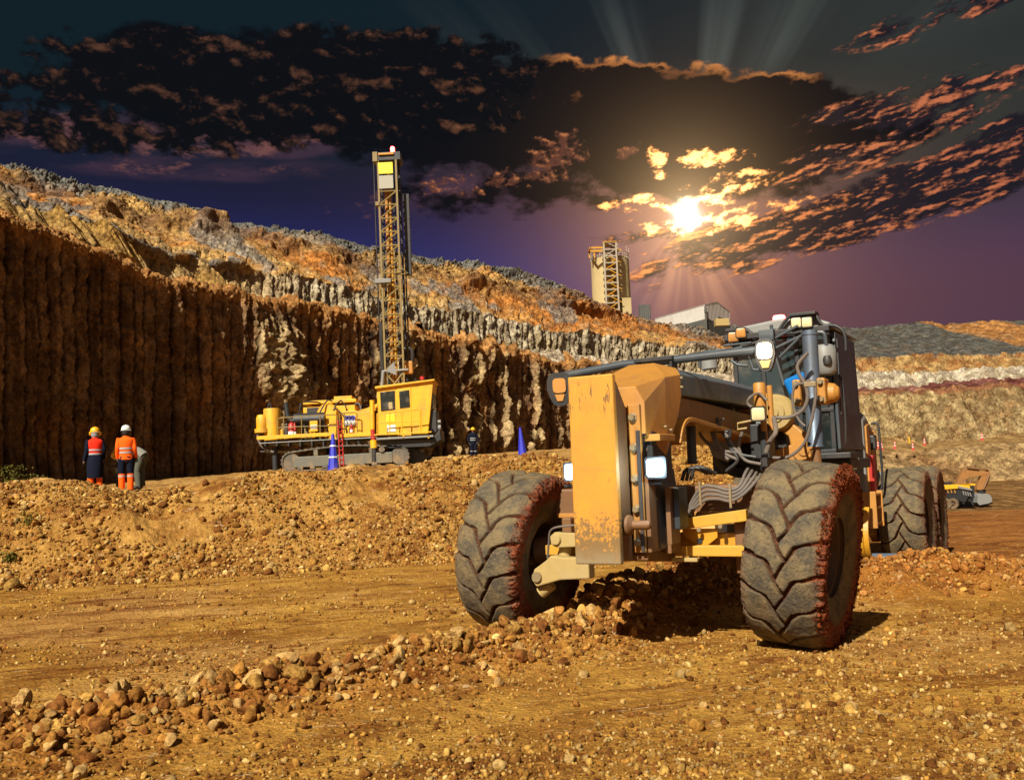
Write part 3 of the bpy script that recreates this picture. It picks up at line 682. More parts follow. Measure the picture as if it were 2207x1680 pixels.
# ---------------------------------------------------------------- tyres
def tyre_mesh(name, R=.935, w=.78, rim=.40, mud=(1., .35), N=17, seed=0, flip=1, side_mud=None):
    """axis along x; rolling surface modelled with its chevron blocks"""
    nu = 640; hw = w/2
    prof = []                                              # (x, r, kind): left bead to right bead
    for a in np.linspace(0, 1, 16)[:-1]:
        tt = a*pi/2; prof.append((-hw*(.80+.20*sin(tt*1.0)**.8), rim+(R*.90-rim)*a, 0))
    nt_ = 66
    for a in np.linspace(-1, 1, nt_):
        prof.append((hw*a*.985 if abs(a) > .9 else hw*a, R-.085*R*max(0, (abs(a)-.62)/.38)**2.2-.012*a*a, 1))
    for a in np.linspace(1, 0, 16)[1:]:
        tt = a*pi/2; prof.append((hw*(.80+.20*sin(tt)**.8), rim+(R*.90-rim)*a, 0))
    px_ = np.array([p[0] for p in prof]); pr = np.array([p[1] for p in prof]); pk = np.array([p[2] for p in prof])
    U = np.arange(nu)/nu; u, xx = np.meshgrid(U, px_, indexing='ij'); r = np.broadcast_to(pr, u.shape).copy(); k = np.broadcast_to(pk, u.shape)
    v = xx/hw
    seam = fbm(u*60, v*3+seed*9, 3, 100+seed)*.055
    uN = u*N+seam*1.2
    zz = .13*(np.abs((uN-np.floor(uN))*2-1)*2-1)           # zigzag between the two rows
    vc = v-zz
    def groove(off, sgn):
        a = np.abs(vc); ph = uN+off-flip*(a*.72+.13*np.sin(a*pi*1.0))
        ph = ph-np.floor(ph); return np.minimum(ph, 1-ph)/N*2*pi*R
    gR = groove(0., 1); gL = groove(.5, -1); g_ = np.where(vc > 0, gR, gL)
    wdt = .009+.055*np.clip(np.abs(v)-.62, 0, 1)
    cut = 1-sm(g_, wdt, wdt+.016); cc = 1-sm(np.abs(vc)*hw, .008, .022); cut = np.maximum(cut, cc)
    depth = .062+.012*sm(np.abs(v), .4, 1.)+.010*fbm(u*40, v*4, 2, 110+seed)
    tread = sm(np.abs(v), 1.02, .96) if False else (k == 1)
    r = r-np.where(k == 1, cut*depth, 0)
    r = r+np.where(k == 1, .006*fbm(u*90, v*5, 4, 120+seed), 0)
    # lug ends carry down the shoulder
    sh = (k == 0)*sm(r, R*.74, R*.90)
    x2 = xx*(1-.07*sh*np.clip(cut, 0, 1))
    # caked mud
    mright = side_mud[1] if side_mud else mud[0]; mleft = side_mud[0] if side_mud else mud[1]
    band = np.exp(-((np.abs(v)-1.0)/.13)**2)*(r > R*.70)+sm(r, R*.62, R*.8)*(k == 0)*.8
    lump = fbm(u*110, v*9+r*30, 4, 130+seed, .65); ms = np.where(v > 0, mright, mleft)
    mm = np.clip(band*ms*(.75+lump*1.5)+cut*.9*(k == 1)*(.3+.7*ms)*(.6+lump*.8)*sm(np.abs(v), .15, .9)*ms, 0, 1)
    r = r+np.where(k == 1, mm*(.012+.035*np.clip(lump+.2, 0, 1)), mm*.01)
    x2 = x2*(1+np.where(band > .05, mm*.07*np.clip(lump+.35, 0, 1), 0))
    th = u*2*pi; V = np.stack([x2, r*np.sin(th), r*np.cos(th)], -1)
    colr_ = np.stack([mm, np.clip(cut*(k == 1), 0, 1), np.zeros_like(mm)], -1)
    return npmesh(name, V.reshape(-1, 3), gridF(nu, len(prof), True), None, colr_.reshape(-1, 3))
def add_wheel(parent, me_t, loc, camber=0., steer=0., side=1, R=.935, w=.78, rimr=.42, spin=0., rimmat=RIMM):
    """the wheel: dished rim with its hub, bolts and tyre; side=+1 puts the dish outward to +x"""
    hw = w/2; m = MB()
    m.lathe([(rimr+.03, -hw*.84), (rimr+.015, -hw*.70), (rimr-.035, -hw*.66), (rimr-.05, -.05), (rimr-.06, .02), (.17, .05), (.17, .07), (rimr-.07, .045), (rimr-.05, hw*.66), (rimr+.015, hw*.70), (rimr+.03, hw*.84), (rimr+.05, hw*.86), (rimr+.05, hw*.80)], axis='x', n=48)
    wo = m.build('wheel', rimmat, parent, smooth=True); wo.location = loc; wo.rotation_euler = (0, camber, steer)
    ty = link('tyre', me_t, None if me_t.materials else TYRE, wo, smooth=True); ty.rotation_euler = (spin, 0, 0)
    h = MB(); h.lathe([(.0, .10*side+.0), (.15, .10*side), (.17, .06*side), (.20, .04*side), (.20, -.06*side), (.14, -.14*side), (0., -.14*side)], axis='x', n=28)
    for k in range(12):
        a = 2*pi*k/12; h.cyl((.03*side, .23*cos(a), .23*sin(a)), (.085*side, .23*cos(a), .23*sin(a)), .018, 8)
    h.build('hub', rimmat, wo, smooth=True); return wo

def clods(wheel, n, sx, rmin=.66, rmax=.95, hw=.39, a0=0., a1=2*pi):
    a = rng.uniform(a0, a1, n*3); a = a[rng.uniform(0, 1, n*3) < .30+.9*np.clip(fbm(a*2.2, a*0, 3, 55), -.3, 1)][:n]; n = len(a); t_ = rng.beta(1.1, 2.0, n); r = rmax-(rmax-rmin)*t_; x = sx*(hw*.86+hw*.16*np.sin(np.clip((.95-r)/.3, 0, 1)*pi)+rng.normal(0, .012, n))
    P = np.stack([x, r*np.sin(a), r*np.cos(a)], -1); c = np.array([.20, .045, .014])*rng.uniform(.35, 1.2, (n, 1))
    o = scatter('mud_clods', P, np.exp(rng.normal(np.log(.0075), .5, n)), 0, c, .55); o.parent = wheel; return o
# ---------------------------------------------------------------- motor grader
TH = radians(29.3); FA = np.array([1.50, 10.83, 0])
FWD = np.array([-sin(TH), -cos(TH), 0]); SID = np.array([cos(TH), -sin(TH), 0])
def L(px, py, f):                                          # seen point on the cross plane f metres ahead of the front axle, machine frame
    d = ray(px, py); t_ = (f-(CAMP-FA)@FWD)/(d@FWD); p = CAMP+d*t_-FA; return Vector((p@SID, -(p@FWD), p[2]))
G = thing('motor_grader', 'large dusty yellow motor grader with tall front plate and lit lamps, straddling the rubble', 'motor grader', FA, -TH)
tf = tyre_mesh('tyre_front', mud=(1.0, .25), seed=1); tl = tyre_mesh('tyre_inner', seed=2, side_mud=(.2, .95)); trr = tyre_mesh('tyre_rear', w=.76, seed=3, side_mud=(.15, .35), flip=-1)
CAMB = radians(8)
w1 = add_wheel(G, tf, (1.60, .02, .905), CAMB, radians(-1), 1, spin=.1); clods(w1, 4200, 1)
w2 = add_wheel(G, tl, (-1.66, .0, .905), CAMB, radians(-1), -1, spin=.5); clods(w2, 700, 1, .80, .93)
for y_ in (8.9, 10.95):
    for s_ in (1, -1):
        add_wheel(G, trr, (1.36*s_+.05, y_, .935-.21), 0, 0, s_, spin=.3*y_, rimmat=RIMM, rimr=.44)
# push plate
m = MB(); m.box(-.235, .245, -1.52, -1.44, .92, 2.745); m.build('push_plate', PLATE, G, bevel=.015)
m = MB(); m.prism([(-1.44, .97), (-1.44, 2.70), (-1.36, 2.68), (-1.14, 2.42), (-1.14, .93), (-1.3, .93)], -.20, .215); m.build('push_plate_core', BRN, G, bevel=.01)
m = MB()
for s_ in (-1, 1): m.box(.215*s_, .215*s_+.13*s_ if s_ > 0 else -.345, -1.12, -1.07, 1.0, 2.46)
m.build('bolting_flange', ORA, G, bevel=.008)
m = MB()
for s_ in (.272, -.275):
    for z_ in (1.10, 1.42, 1.72, 2.03, 2.33):
        m = MB(); m.lathe([(0, -.055), (.030, -.055), (.036, -.045), (.036, -.012), (.05, -.010), (.05, 0)], (s_, -1.12, z_), 'y', 6); m.build('flange_bolt', BOLT, G)
m = MB(); m.lathe([(0, -.24), (.035, -.23), (.045, -.20), (.045, -.06), (.10, -.03), (.10, 0)], (0, 0, 0), 'x', 16, Matrix.Rotation(pi, 4, 'Y'))
m.build('tow_pin', BRN, G, smooth=True, M=Matrix.Translation((.25, -1.32, 1.28)))
# nose frame under the hood
m = MB(); m.prism([(-1.07, .95), (-1.07, 2.5), (-.9, 2.55), (-.2, 2.62), (4.6, 2.42), (4.9, 2.0), (4.6, 1.95), (2.9, 2.19), (.35, 2.36), (.1, 2.30), (-.15, 2.10), (-.45, 1.78), (-.50, 1.4), (-.45, 1.0)], -.33, .33)
m.build('main_frame', BRN, G, bevel=.02)
m = MB(); P_ = curve([(-.20, 2.08, 0), (-.10, 2.24, 0), (.04, 2.335, 0), (.25, 2.365, 0), (.7, 2.335, 0), (1.8, 2.25, 0), (3.0, 2.16, 0)], 5); m.plate([tuple(p[:2]) for p in P_], -.43, .43, -.05)
m.build('frame_flange', ORA, G, bevel=.008)
# faceted nose hood
hp = dict(b=(.15, -.13, 2.965), c=(.29, .17, 2.92), d=(.42, -.07, 2.82), m=(.42, -.07, 2.60), n=(.42, -.22, 2.35), e=(.42, -.53, 2.765), k=(.42, -.62, 1.95), f=(.30, -1.08, 2.64), h=(.38, -1.06, 2.48), i=(.38, -1.06, 2.165), j=(.28, -1.10, 2.16))
hm = MB(); nm = list(hp); vs = [hp[q_] for q_ in nm]+[(-hp[q_][0], hp[q_][1], hp[q_][2]) for q_ in nm]; ix = {q_: i for i, q_ in enumerate(nm)}; n_ = len(nm)
fs = []
for poly in ('bef', 'efh', 'bcde', 'ehik', 'demknz'.replace('z', ''), 'fhij'):
    fs.append(tuple(ix[q_] for q_ in poly)); fs.append(tuple(ix[q_]+n_ for q_ in reversed(poly)))
fs = [tuple(ix[q_] for q_ in p) for p in ('bef', 'efh', 'bce', 'cde', 'ehik', 'dek', 'dkn', 'dnm', 'fhij')]; fs += [tuple(v_+n_ for v_ in reversed(p)) for p in fs]
fs += [(ix['b'], ix['c'], ix['c']+n_, ix['b']+n_), (ix['f'], ix['b'], ix['b']+n_, ix['f']+n_), (ix['j'], ix['f'], ix['f']+n_, ix['j']+n_)]
hm.add(vs, fs); ho = hm.build('nose_hood', ORA, G); bv = ho.modifiers.new('solid', 'SOLIDIFY'); bv.thickness = .02; b2 = ho.modifiers.new('bevel', 'BEVEL'); b2.width = .012; b2.segments = 2
for p in ((.425, -.66, 2.24), (.425, -.50, 2.21), (.425, -.10, 2.78), (.425, -.10, 2.68)): m = MB(); m.lathe([(0, .03), (.014, .03), (.014, .0), (.024, 0)], p, 'x', 6); m.build('hood_screw', BOLT, ho)
# dark cover along the top of the frame
m = MB(); prof0 = [(-.40, 2.60), (-.40, 2.83), (-.26, 2.915), (.26, 2.915), (.40, 2.83), (.40, 2.60)]
vs = []
for y_, dz_, kx in ((-.04, .0, 1), (1.6, .0, 1), (3.0, -.02, 1), (4.15, -.06, 1.0), (4.5, -.34, .9)): vs += [(x*kx, y_, 2.6+(z-2.6)*(1 if y_ < 4.4 else .25)+dz_*.8) for x, z in prof0]
fs = [(i*6+k, i*6+(k+1) % 6, i*6+6+(k+1) % 6, i*6+6+k) for i in range(4) for k in range(6)]+[(0, 1, 2, 3, 4, 5), tuple(range(24, 30))[::-1]]
m.add(vs, fs); m.build('frame_cover', DRKB, G, bevel=.015)
# front axle and steering
m = MB(); m.box(-1.25, 1.22, .05, .50, 1.30, 1.62); m.build('axle_beam', BRN, G, bevel=.03)
m = MB(); m.box(-1.2, 1.22, .02, .06, 1.29, 1.34); m.build('axle_lip', ORA, G, bevel=.006)
m = MB()
m.add([Vector(v_) for v_ in ((.03, -.30, 1.12), (1.12, -.30, 1.25), (1.12, -.30, 1.37), (.03, -.30, 1.23), (.03, -.22, 1.12), (1.12, -.22, 1.25), (1.12, -.22, 1.37), (.03, -.22, 1.23))], [(0, 1, 2, 3), (7, 6, 5, 4), (0, 4, 5, 1), (3, 2, 6, 7), (1, 5, 6, 2), (0, 3, 7, 4)])
m.build('wheel_lean_bar', YELW, G, bevel=.008)
m = MB(); m.box(-1.18, 1.14, -.34, -.24, .895, 1.005); m.build('tie_bar', YELW, G, bevel=.01)
m = MB(); m.box(-1.10, 1.12, -.12, .04, .90, 1.12); m.build('axle_bolster', YEL, G, bevel=.02)
m = MB(); m.box(-.05, .62, -.42, -.36, .845, .885); m.build('lower_skid_plate', DUST, G, bevel=.008)
m = MB(); m.prism([(.40, 1.17), (.78, 1.17), (.78, 1.08), (.66, .99), (.56, .99), (.40, 1.10)], -.215, -.18, 'y'); m.build('cylinder_lug', YEL, G, bevel=.006)
m = MB(); m.cyl((.59, -.23, 1.045), (.59, -.17, 1.045), .03, 12); m.build('lug_pin', BLK, G)
m = MB(); m.cyl((.25, -.06, 1.24), (1.0, -.06, 1.28), .045, 16); m.build('lean_cylinder', BLK, G, smooth=True)
for x_, z_ in ((.62, 1.165), (.33, .96), (.85, 1.2)): m = MB(); m.cyl((x_, -.33, z_), (x_, -.29, z_), .022, 8); m.build('grease_fitting', BOLT, G)
for s_ in (-1, 1):                                        # knuckles
    m = MB(); m.cyl((1.06*s_, 0, .92), (1.45*s_, 0, .92), .16, 20); m.box(1.0*s_-.06, 1.0*s_+.06, -.15, .15, .70, 1.30); m.build('steering_knuckle', BRN, G, bevel=.02)
# steer arm on the near left side
m = MB(); m.prism([(-.50, .90), (-.50, .68), (-.85, .66), (-1.14, .58), (-1.20, .66), (-1.16, .77), (-1.02, .86), (-.95, .92), (-.8, .90)], -.66, -.50, 'y'); m.build('steer_arm', DUST, G, bevel=.015)
m = MB(); m.cyl((-1.12, -.69, .69), (-1.12, -.48, .69), .055, 20); m.build('steer_arm_pin', BOLT, G, smooth=True)
m = MB(); m.prism([(-.45, 1.15), (-.45, 1.02), (-.90, 1.00), (-.97, 1.03), (-.98, 1.12), (-.92, 1.17), (-.80, 1.16)], -.60, -.50, 'y'); m.build('lean_link', DUST, G, bevel=.01)
m = MB(); m.lathe([(0, -.03), (.05, -.03), (.06, -.01), (.06, 0)], (-.90, -.60, 1.085), 'y', 20); m.build('lean_link_pin', DUST, G, smooth=True)
m = MB(); m.cyl((-.88, -.45, .82), (-.86, -.45, 1.04), .075, 16); m.build('steering_cylinder', DUST, G, smooth=True); m = MB(); m.cyl((-1.03, -.5, .60), (-1.16, -.52, .50), .07, 14); m.build('cylinder_end', DUST, G, smooth=True)
def hose(name, pts, r=.018, mat=None, parent=None, n=8): 
    mm_ = MB(); mm_.tube(curve(pts, 8), r, n); return mm_.build(name, mat or HOSE, parent or G, smooth=True)
hose('brake_hose', [(-.50, -.6, 1.24), (-.70, -.62, 1.24), (-.95, -.6, 1.20), (-1.02, -.55, 1.05), (-1.06, -.52, .88)], .012)
# hoses looped in front of the axle beam
for i in range(4):
    o_ = i*.052; dn = .035*i
    hose('hydraulic_hose', [L(1456, 1010, -.1)+Vector((0, -.10, 0)), L(1452+2*i, 1060, .1), L(1478+2*i, 1099-6*i+12, .15), L(1489+3*i, 1084+3*i, .15), L(1512+3*i, 1050+9*i, .15), L(1540+3*i, 1048+9*i, .15), L(1566+3*i, 1055+8.*i, .15), L(1592+4*i, 1048+5*i, .12), L(1606+9*i, 1020+4*i, .0), L(1612+9*i, 1010+4*i, -.15)], .0175)
for px_c, py_c in ((1508, 1058), (1573, 1063)):
    p = L(px_c, py_c, .18); m = MB(); m.box(p.x-.013, p.x+.013, p.y-.0, p.y+.02, p.z-.15, p.z+.10); m.build('hose_clamp', BOLT, G, bevel=.004)
for i in range(3): hose('black_hose_loop', [L(1470+9*i, 1035, -.1), L(1478+10*i, 1013-3*i, -.1), L(1500+10*i, 1009, -.1), L(1525+9*i, 1020, -.2)], .02, BHOSE)
hose('down_hose', [L(1445, 1010, .2), L(1450, 1060, .3), L(1470, 1100, .3), L(1492, 1112, .2)], .02)
hose('down_hose', [L(1436, 1012, .2), L(1440, 1070, .3), L(1462, 1112, .3)], .014)
# vertical ribs and brackets between plate and axle
for x0, x1, y0, z0, z1, mt in ((.36, .40, -.95, 1.0, 1.75, BRN), (.44, .49, -.62, 1.05, 1.62, BRN), (.50, .56, -.55, 1.2, 1.62, BLK), (.30, .34, -.98, 1.0, 2.2, BLK), (.36, .44, -.5, .95, 1.22, BRN)):
    m = MB(); m.box(x0, x1, y0-.16, y0+.1, z0, z1); m.build('frame_rib', mt, G, bevel=.006)
m = MB(); m.prism([(-1.07, .92), (-.35, .84), (-.2, .95), (-.2, 1.1), (-1.07, 1.15)], -.30, .34); m.build('nose_foot', BRN, G, bevel=.01)
m = MB(); m.cyl(L(1389, 1045, .9), L(1412, 1045, .9), .012, 8); m.build('stud', BOLT, G); m = MB(); m.cyl(L(1388, 1075, .9), L(1416, 1075, .9), .018, 8); m.build('stud', BOLT, G)
hose('nose_hose', [L(1398, 1000, .95), L(1404, 1030, .95), L(1400, 1070, .95), L(1390, 1092, .95)], .014)
hose('nose_hose', [L(1395, 965, .95), L(1388, 985, .95), L(1392, 1005, .9)], .02)
m = MB(); m.box(.20, .50, -1.0, -.55, 2.09, 2.16); m.build('hood_step', ORA, G, bevel=.01)
m = MB(); m.box(-.30, .40, -.95, -.40, 1.0, 2.2); m.build('radiator_box', BLK, G, bevel=.02)
# work lamps beside the plate
def worklamp(c, s, tgt, lens, parent, name='work_lamp', r=.045, body=BLK, depth=.12):
    """square rounded lamp: body, bezel and lens; c centre, s half size, tgt facing direction"""
    q_ = Vector(tgt).to_track_quat('-Y', 'Z').to_matrix().to_4x4(); Mx = Matrix.Translation(c) @ q_
    def rr_(h, y, rad):
        out = []
        for cx_, cz_, a0 in ((1, 1, 0), (-1, 1, 90), (-1, -1, 180), (1, -1, 270)):
            for k in range(5):
                a = radians(a0+k*22.5); out.append(Vector((cx_*(h-rad)+rad*cos(a), y, cz_*(h-rad)+rad*sin(a))))
        return out
    def loft(rings, capf=True):
        mb = MB(); vs = [Mx @ v_ for r_ in rings for v_ in r_]; n = 20
        fs = [(i*n+k, i*n+(k+1) % n, (i+1)*n+(k+1) % n, (i+1)*n+k) for i in range(len(rings)-1) for k in range(n)]+[tuple(range(n)), tuple(range((len(rings)-1)*n, len(rings)*n))[::-1]]
        mb.add(vs, fs); return mb
    bo = loft([rr_(s*.55, depth, s*.25), rr_(s*.9, depth*.55, s*.3), rr_(s*1.02, .01, s*.3), rr_(s*1.02, -.025, s*.3), rr_(s*.86, -.025, s*.28)]).build(name, body, parent, smooth=True)
    loft([rr_(s*.84, -.024, s*.28), rr_(s*.84, -.034, s*.28), rr_(s*.70, -.042, s*.25)]).build('lens', lens, bo, smooth=True)
    if lens is LENSW: loft([rr_(s*.50, -.041, s*.24), rr_(s*.46, -.047, s*.22)]).build('bulb', BULB, bo)
    return bo
fr = (.10, -1, -.03)
worklamp(L(1235, 1016, 1.15), .095, fr, LENSW, G); worklamp(L(1414, 1007, 1.15), .105, fr, LENSW, G)
for s_ in (-1, 1):
    m = MB(); m.box(.43*s_-.10, .43*s_+.10, -1.10, -1.0, 1.66, 1.685); m.tube([(.43*s_, -1.06, 1.67), (.43*s_, -1.06, 1.75)], .016); m.tube([(.30*s_, -1.0, 1.60), (.38*s_, -1.05, 1.67)], .012); m.build('lamp_bracket', BLK, G, bevel=.004)
# headlamp bar
m = MB(); m.tube([(-1.27, .28, 2.95), (-.4, .30, 3.03), (.2, .30, 3.03), (1.22, .30, 3.05)], .048, 16); m.build('headlamp_bar', DRK, G, smooth=True)
m = MB(); m.box(-.22, .24, .18, .42, 3.02, 3.07); m.box(-.2, -.17, .2, .4, 2.9, 3.03); m.box(.2, .23, .2, .4, 2.9, 3.03); m.build('bar_bracket', BLK, G, bevel=.01)
def headlamp(c, tgt, lens, w=.105, h=.175):
    Mx = Matrix.Translation(c) @ Vector(tgt).to_track_quat('-Y', 'Z').to_matrix().to_4x4()
    def ring(k, y, kb=.62):
        out = []
        for i in range(28):
            a = 2*pi*i/28; ca, sa_ = cos(a), sin(a); x = w*k*(abs(ca)**.55)*(1 if ca > 0 else -1); z = h*k*(abs(sa_)**.6)*(1 if sa_ > 0 else -1)
            if z < 0: x *= 1-(1-kb)*(-z/(h*k))
            out.append(Vector((x, y, z)))
        return out
    R_ = [ring(.55, .20), ring(.9, .12), ring(1.0, .02), ring(1.0, -.03), ring(.88, -.03)]; n = 28; mb = MB()
    mb.add([Mx @ v_ for r_ in R_ for v_ in r_], [(i*n+k, i*n+(k+1) % n, (i+1)*n+(k+1) % n, (i+1)*n+k) for i in range(4) for k in range(n)]+[tuple(range(n)), tuple(range(4*n, 5*n))[::-1]])
    b_ = mb.build('headlamp', BLK, G, smooth=True)
    mb = MB(); vs = [Mx @ Vector((.080*sgn_(cos(a))*abs(cos(a))**.5, y, .045+.088*sgn_(sin(a))*abs(sin(a))**.5)) for y in (-.03, -.05) for a in [2*pi*i/24 for i in range(24)]]
    mb.add(vs, [(k, (k+1) % 24, 24+(k+1) % 24, 24+k) for k in range(24)]+[tuple(range(24, 48))]); mb.build('lens', lens, b_, smooth=True)
    if lens is LENS: mb = MB(); mb.lathe([(0, -.004), (.052, -.002), (.056, .004)], (0, 0, 0), n=20, M=Mx @ Matrix.Translation((.0, -.052, .045)) @ Matrix.Rotation(pi/2, 4, 'X')); mb.build('bulb', BULB, b_)
    mb = MB(); mb.add([Mx @ Vector(v_) for v_ in ((-.065, -.035, -.06), (.065, -.035, -.06), (.036, -.035, -.145), (-.036, -.035, -.145), (-.058, -.045, -.065), (.058, -.045, -.065), (.032, -.045, -.138), (-.032, -.045, -.138))], [(4, 5, 6, 7), (0, 1, 5, 4), (1, 2, 6, 5), (2, 3, 7, 6), (3, 0, 4, 7)]); mb.build('indicator_lens', DUST if lens is LENS else AMB, b_)
    return b_
def sgn_(x): return 1 if x >= 0 else -1
headlamp((1.27, .25, 2.98), (.05, -1, -.02), LENS); headlamp((-1.20, .25, 2.80), (.25, -1, -.1), AMB, .155, .20)
m = MB(); m.tube([(1.18, .30, 3.05), (1.24, .30, 3.18), (1.3, .34, 3.22)], .02); m.tube([(1.05, .34, 3.06), (1.1, .36, 2.85), (1.3, .36, 2.82)], .016); m.box(1.2, 1.36, .28, .36, 3.14, 3.26); m.build('headlamp_guard', DRK, G, bevel=.006)
m = MB(); m.tube(curve([L(1505, 770, -.6), L(1510, 762, -.6), L(1530, 757, -.6), L(1570, 754, -.6), L(1600, 748, -.6)], 5), .018); m.tube([L(1508, 792, -.6), L(1508, 768, -.6)], .02); m.tube([L(1560, 745, -.7), L(1620, 738, -.7)], .014); m.tube([L(1575, 776, -.6), L(1590, 786, -.6), L(1612, 788, -.6)], .016); m.build('guard_rail', DRK, G, smooth=True)
m = MB(); m.cyl(L(1530, 795, -2.2), L(1526, 764, -2.2), .11, 20); m.build('exhaust_stub', GREY, G, smooth=True)
for p_, c_l, w_ in ((L(1235, 1016, 1.32), (.45, .75, 1.), 9), (L(1414, 1007, 1.32), (.45, .75, 1.), 9), (Vector((1.27, .05, 3.02)), (1., .85, .62), 5)):
    li = bpy.data.lights.new('lamp_glow', 'POINT'); li.energy = w_; li.color = c_l; li.shadow_soft_size = .04; lo = bpy.data.objects.new('lamp_glow', li); COL.objects.link(lo); lo.parent = G; lo.location = p_
# drawbar, circle and blade
m = MB(); m.prism([(.5, 1.30), (.5, 1.55), (5.5, 1.05), (5.5, .85)], -.45, -.22); m.prism([(.5, 1.30), (.5, 1.55), (5.5, 1.05), (5.5, .85)], .22, .45); m.build('drawbar', BLK, G, bevel=.02)
m = MB(); m.lathe([(.62, .78), (.86, .78), (.86, .94), (.62, .94), (.62, .78)], (0, 4.9, 0), n=48); m.build('blade_circle', BLK, G, bevel=.01)
pr_ = [(4.95, .40), (4.80, .48), (4.72, .62), (4.72, .80), (4.80, .98), (4.92, 1.10)]; m = MB(); m.plate([tuple(p[:2]) for p in curve(pr_, 4)], -2.6, 1.36, .05); m.plate([tuple(p[:2]) for p in curve(pr_, 4)], 1.365, 1.44, .055); m.build('blade', YEL, G, bevel=.006)
m = MB(); m.prism([(4.86, .42), (5.12, .30), (5.16, .33), (4.92, .47)], -2.6, 1.86); m.build('cutting_edge', STL, G, bevel=.006)
# centre shift linkage and lift arm
m = MB(); P_ = [(-.10, 2.70), (.55, 2.78), (.82, 2.62), (.84, 2.35), (1.02, 2.18), (1.14, 2.02), (1.10, 1.85), (.95, 1.78), (.72, 1.86), (.55, 1.72), (.38, 1.76), (.50, 1.98), (.80, 2.06), (.78, 2.18), (.60, 2.30), (.52, 2.46), (.2, 2.5)]
m.prism(P_, 3.05, 3.25, 'y'); m.build('lift_arm', ORA, G, bevel=.02)
m = MB(); m.lathe([(0, -.06), (.07, -.06), (.08, -.04), (.15, -.04), (.16, 0)], (.98, 3.05, 1.98), 'y', 28); m.build('arm_pin', ORA, G, smooth=True)
for r_, c_ in ((.25, (.64, 3.0, 2.50)),):
    m = MB(); m.lathe([(0, -.10), (.06, -.10), (.06, -.07), (.13, -.07), (.14, -.05), (.22, -.045), (r_, 0), (r_, .1)], c_, 'y', 36); m.build('pivot_boss', DUST, G, smooth=True)
m = MB(); p = L(1638, 860, -2.2); m.lathe([(0, .22), (.065, .21), (.078, .19), (.078, -.20), (.06, -.24), (0, -.25)], p, 'z', 24); m.cyl(p+Vector((.115, .05, -.40)), p+Vector((.115, .05, .17)), .036, 16); m.cyl(p+Vector((.03, 0, -.62)), p+Vector((.03, 0, -.22)), .04, 14); m.build('accumulator', ORA, G, smooth=True)
worklamp(L(1634, 891, -1.9), .092, (.25, -1, -.2), LENSD, G)
m = MB(); m.tube([L(1610, 922, -1.9), L(1590, 925, -1.9), L(1590, 912, -1.9), L(1625, 905, -1.9)], .014); m.build('lamp_hanger', DUST, G)
m = MB(); p = L(1640, 930, -2.3); m.box(p.x-.12, p.x+.12, p.y-.1, p.y+.2, p.z-.35, p.z+.1); m.box(p.x+.02, p.x+.10, p.y-.15, p.y+.1, p.z-.5, p.z); m.build('valve_block', BLK, G, bevel=.02)
# lift cylinder with clamps
a_ = L(1745, 717, -2.7); b_ = L(1757, 962, -2.7)
m = MB(); m.tube([a_, a_*.98+b_*.02, a_*.975+b_*.025, b_*.985+a_*.015, b_], [.108, .108, .098, .098, .108], 28); m.cyl(a_+Vector((0, 0, .0)), a_+Vector((0, 0, .03)), .095, 24); m.build('lift_cylinder', STL, G, smooth=True)
m = MB(); m.cyl(b_+Vector((0, 0, -.02)), b_+Vector((.02, 0, -.60)), .065, 18); m.build('lift_rod', BRN, G, smooth=True)
c_ = L(1748, 845, -2.7)
m = MB(); m.box(c_.x-.21, c_.x-.10, c_.y-.14, c_.y+.14, c_.z-.17, c_.z+.17); m.box(c_.x+.10, c_.x+.21, c_.y-.14, c_.y+.14, c_.z-.17, c_.z+.17); m.lathe([(0, .17), (.07, .16), (.12, .11), (.135, .04), (.135, 0)], (c_.x+.17, c_.y+.12, c_.z-.02), 'x', 24); m.build('cylinder_yoke', ORA, G, bevel=.03)
for x_ in (-.155, .155):
    for z_ in (-.11, .11): m = MB(); m.lathe([(0, -.05), (.028, -.05), (.034, -.04), (.034, 0), (.05, 0)], (c_.x+x_, c_.y-.14, c_.z+z_), 'y', 6); m.build('yoke_bolt', BOLT, G)
# hoses of the linkage
F_ = -2.35
hose('arm_hose', [L(1741, 760, F_), L(1720, 785, F_), L(1722, 805, F_), L(1736, 830, F_), L(1740, 860, F_), L(1728, 885, F_), L(1700, 899, F_), L(1665, 899, F_), L(1650, 897, F_-.1)], .024)
hose('arm_hose', [L(1735, 825, F_), L(1716, 830, F_), L(1708, 850, F_), L(1711, 880, F_), L(1722, 905, F_), L(1735, 918, F_)], .017)
hose('arm_hose', [L(1733, 828, F_), L(1744, 820, F_), L(1756, 828, F_), L(1757, 860, F_), L(1750, 900, F_), L(1738, 945, F_), L(1720, 970, F_), L(1695, 985, F_), L(1660, 986, F_)], .020)
hose('arm_hose', [L(1634, 885, -2.0), L(1612, 870, -2.0), L(1618, 855, -2.0), L(1636, 848, -2.1), L(1652, 862, -2.1)], .018)
hose('arm_hose', [L(1651, 975, -2.0), L(1660, 950, -2.0), L(1672, 930, -2.0), L(1668, 900, -2.2)], .03)
m = MB(); p = L(1742, 830, F_); m.box(p.x-.05, p.x+.10, p.y-.03, p.y+.03, p.z-.02, p.z+.04); m.build('hose_union', BOLT, G, bevel=.006)
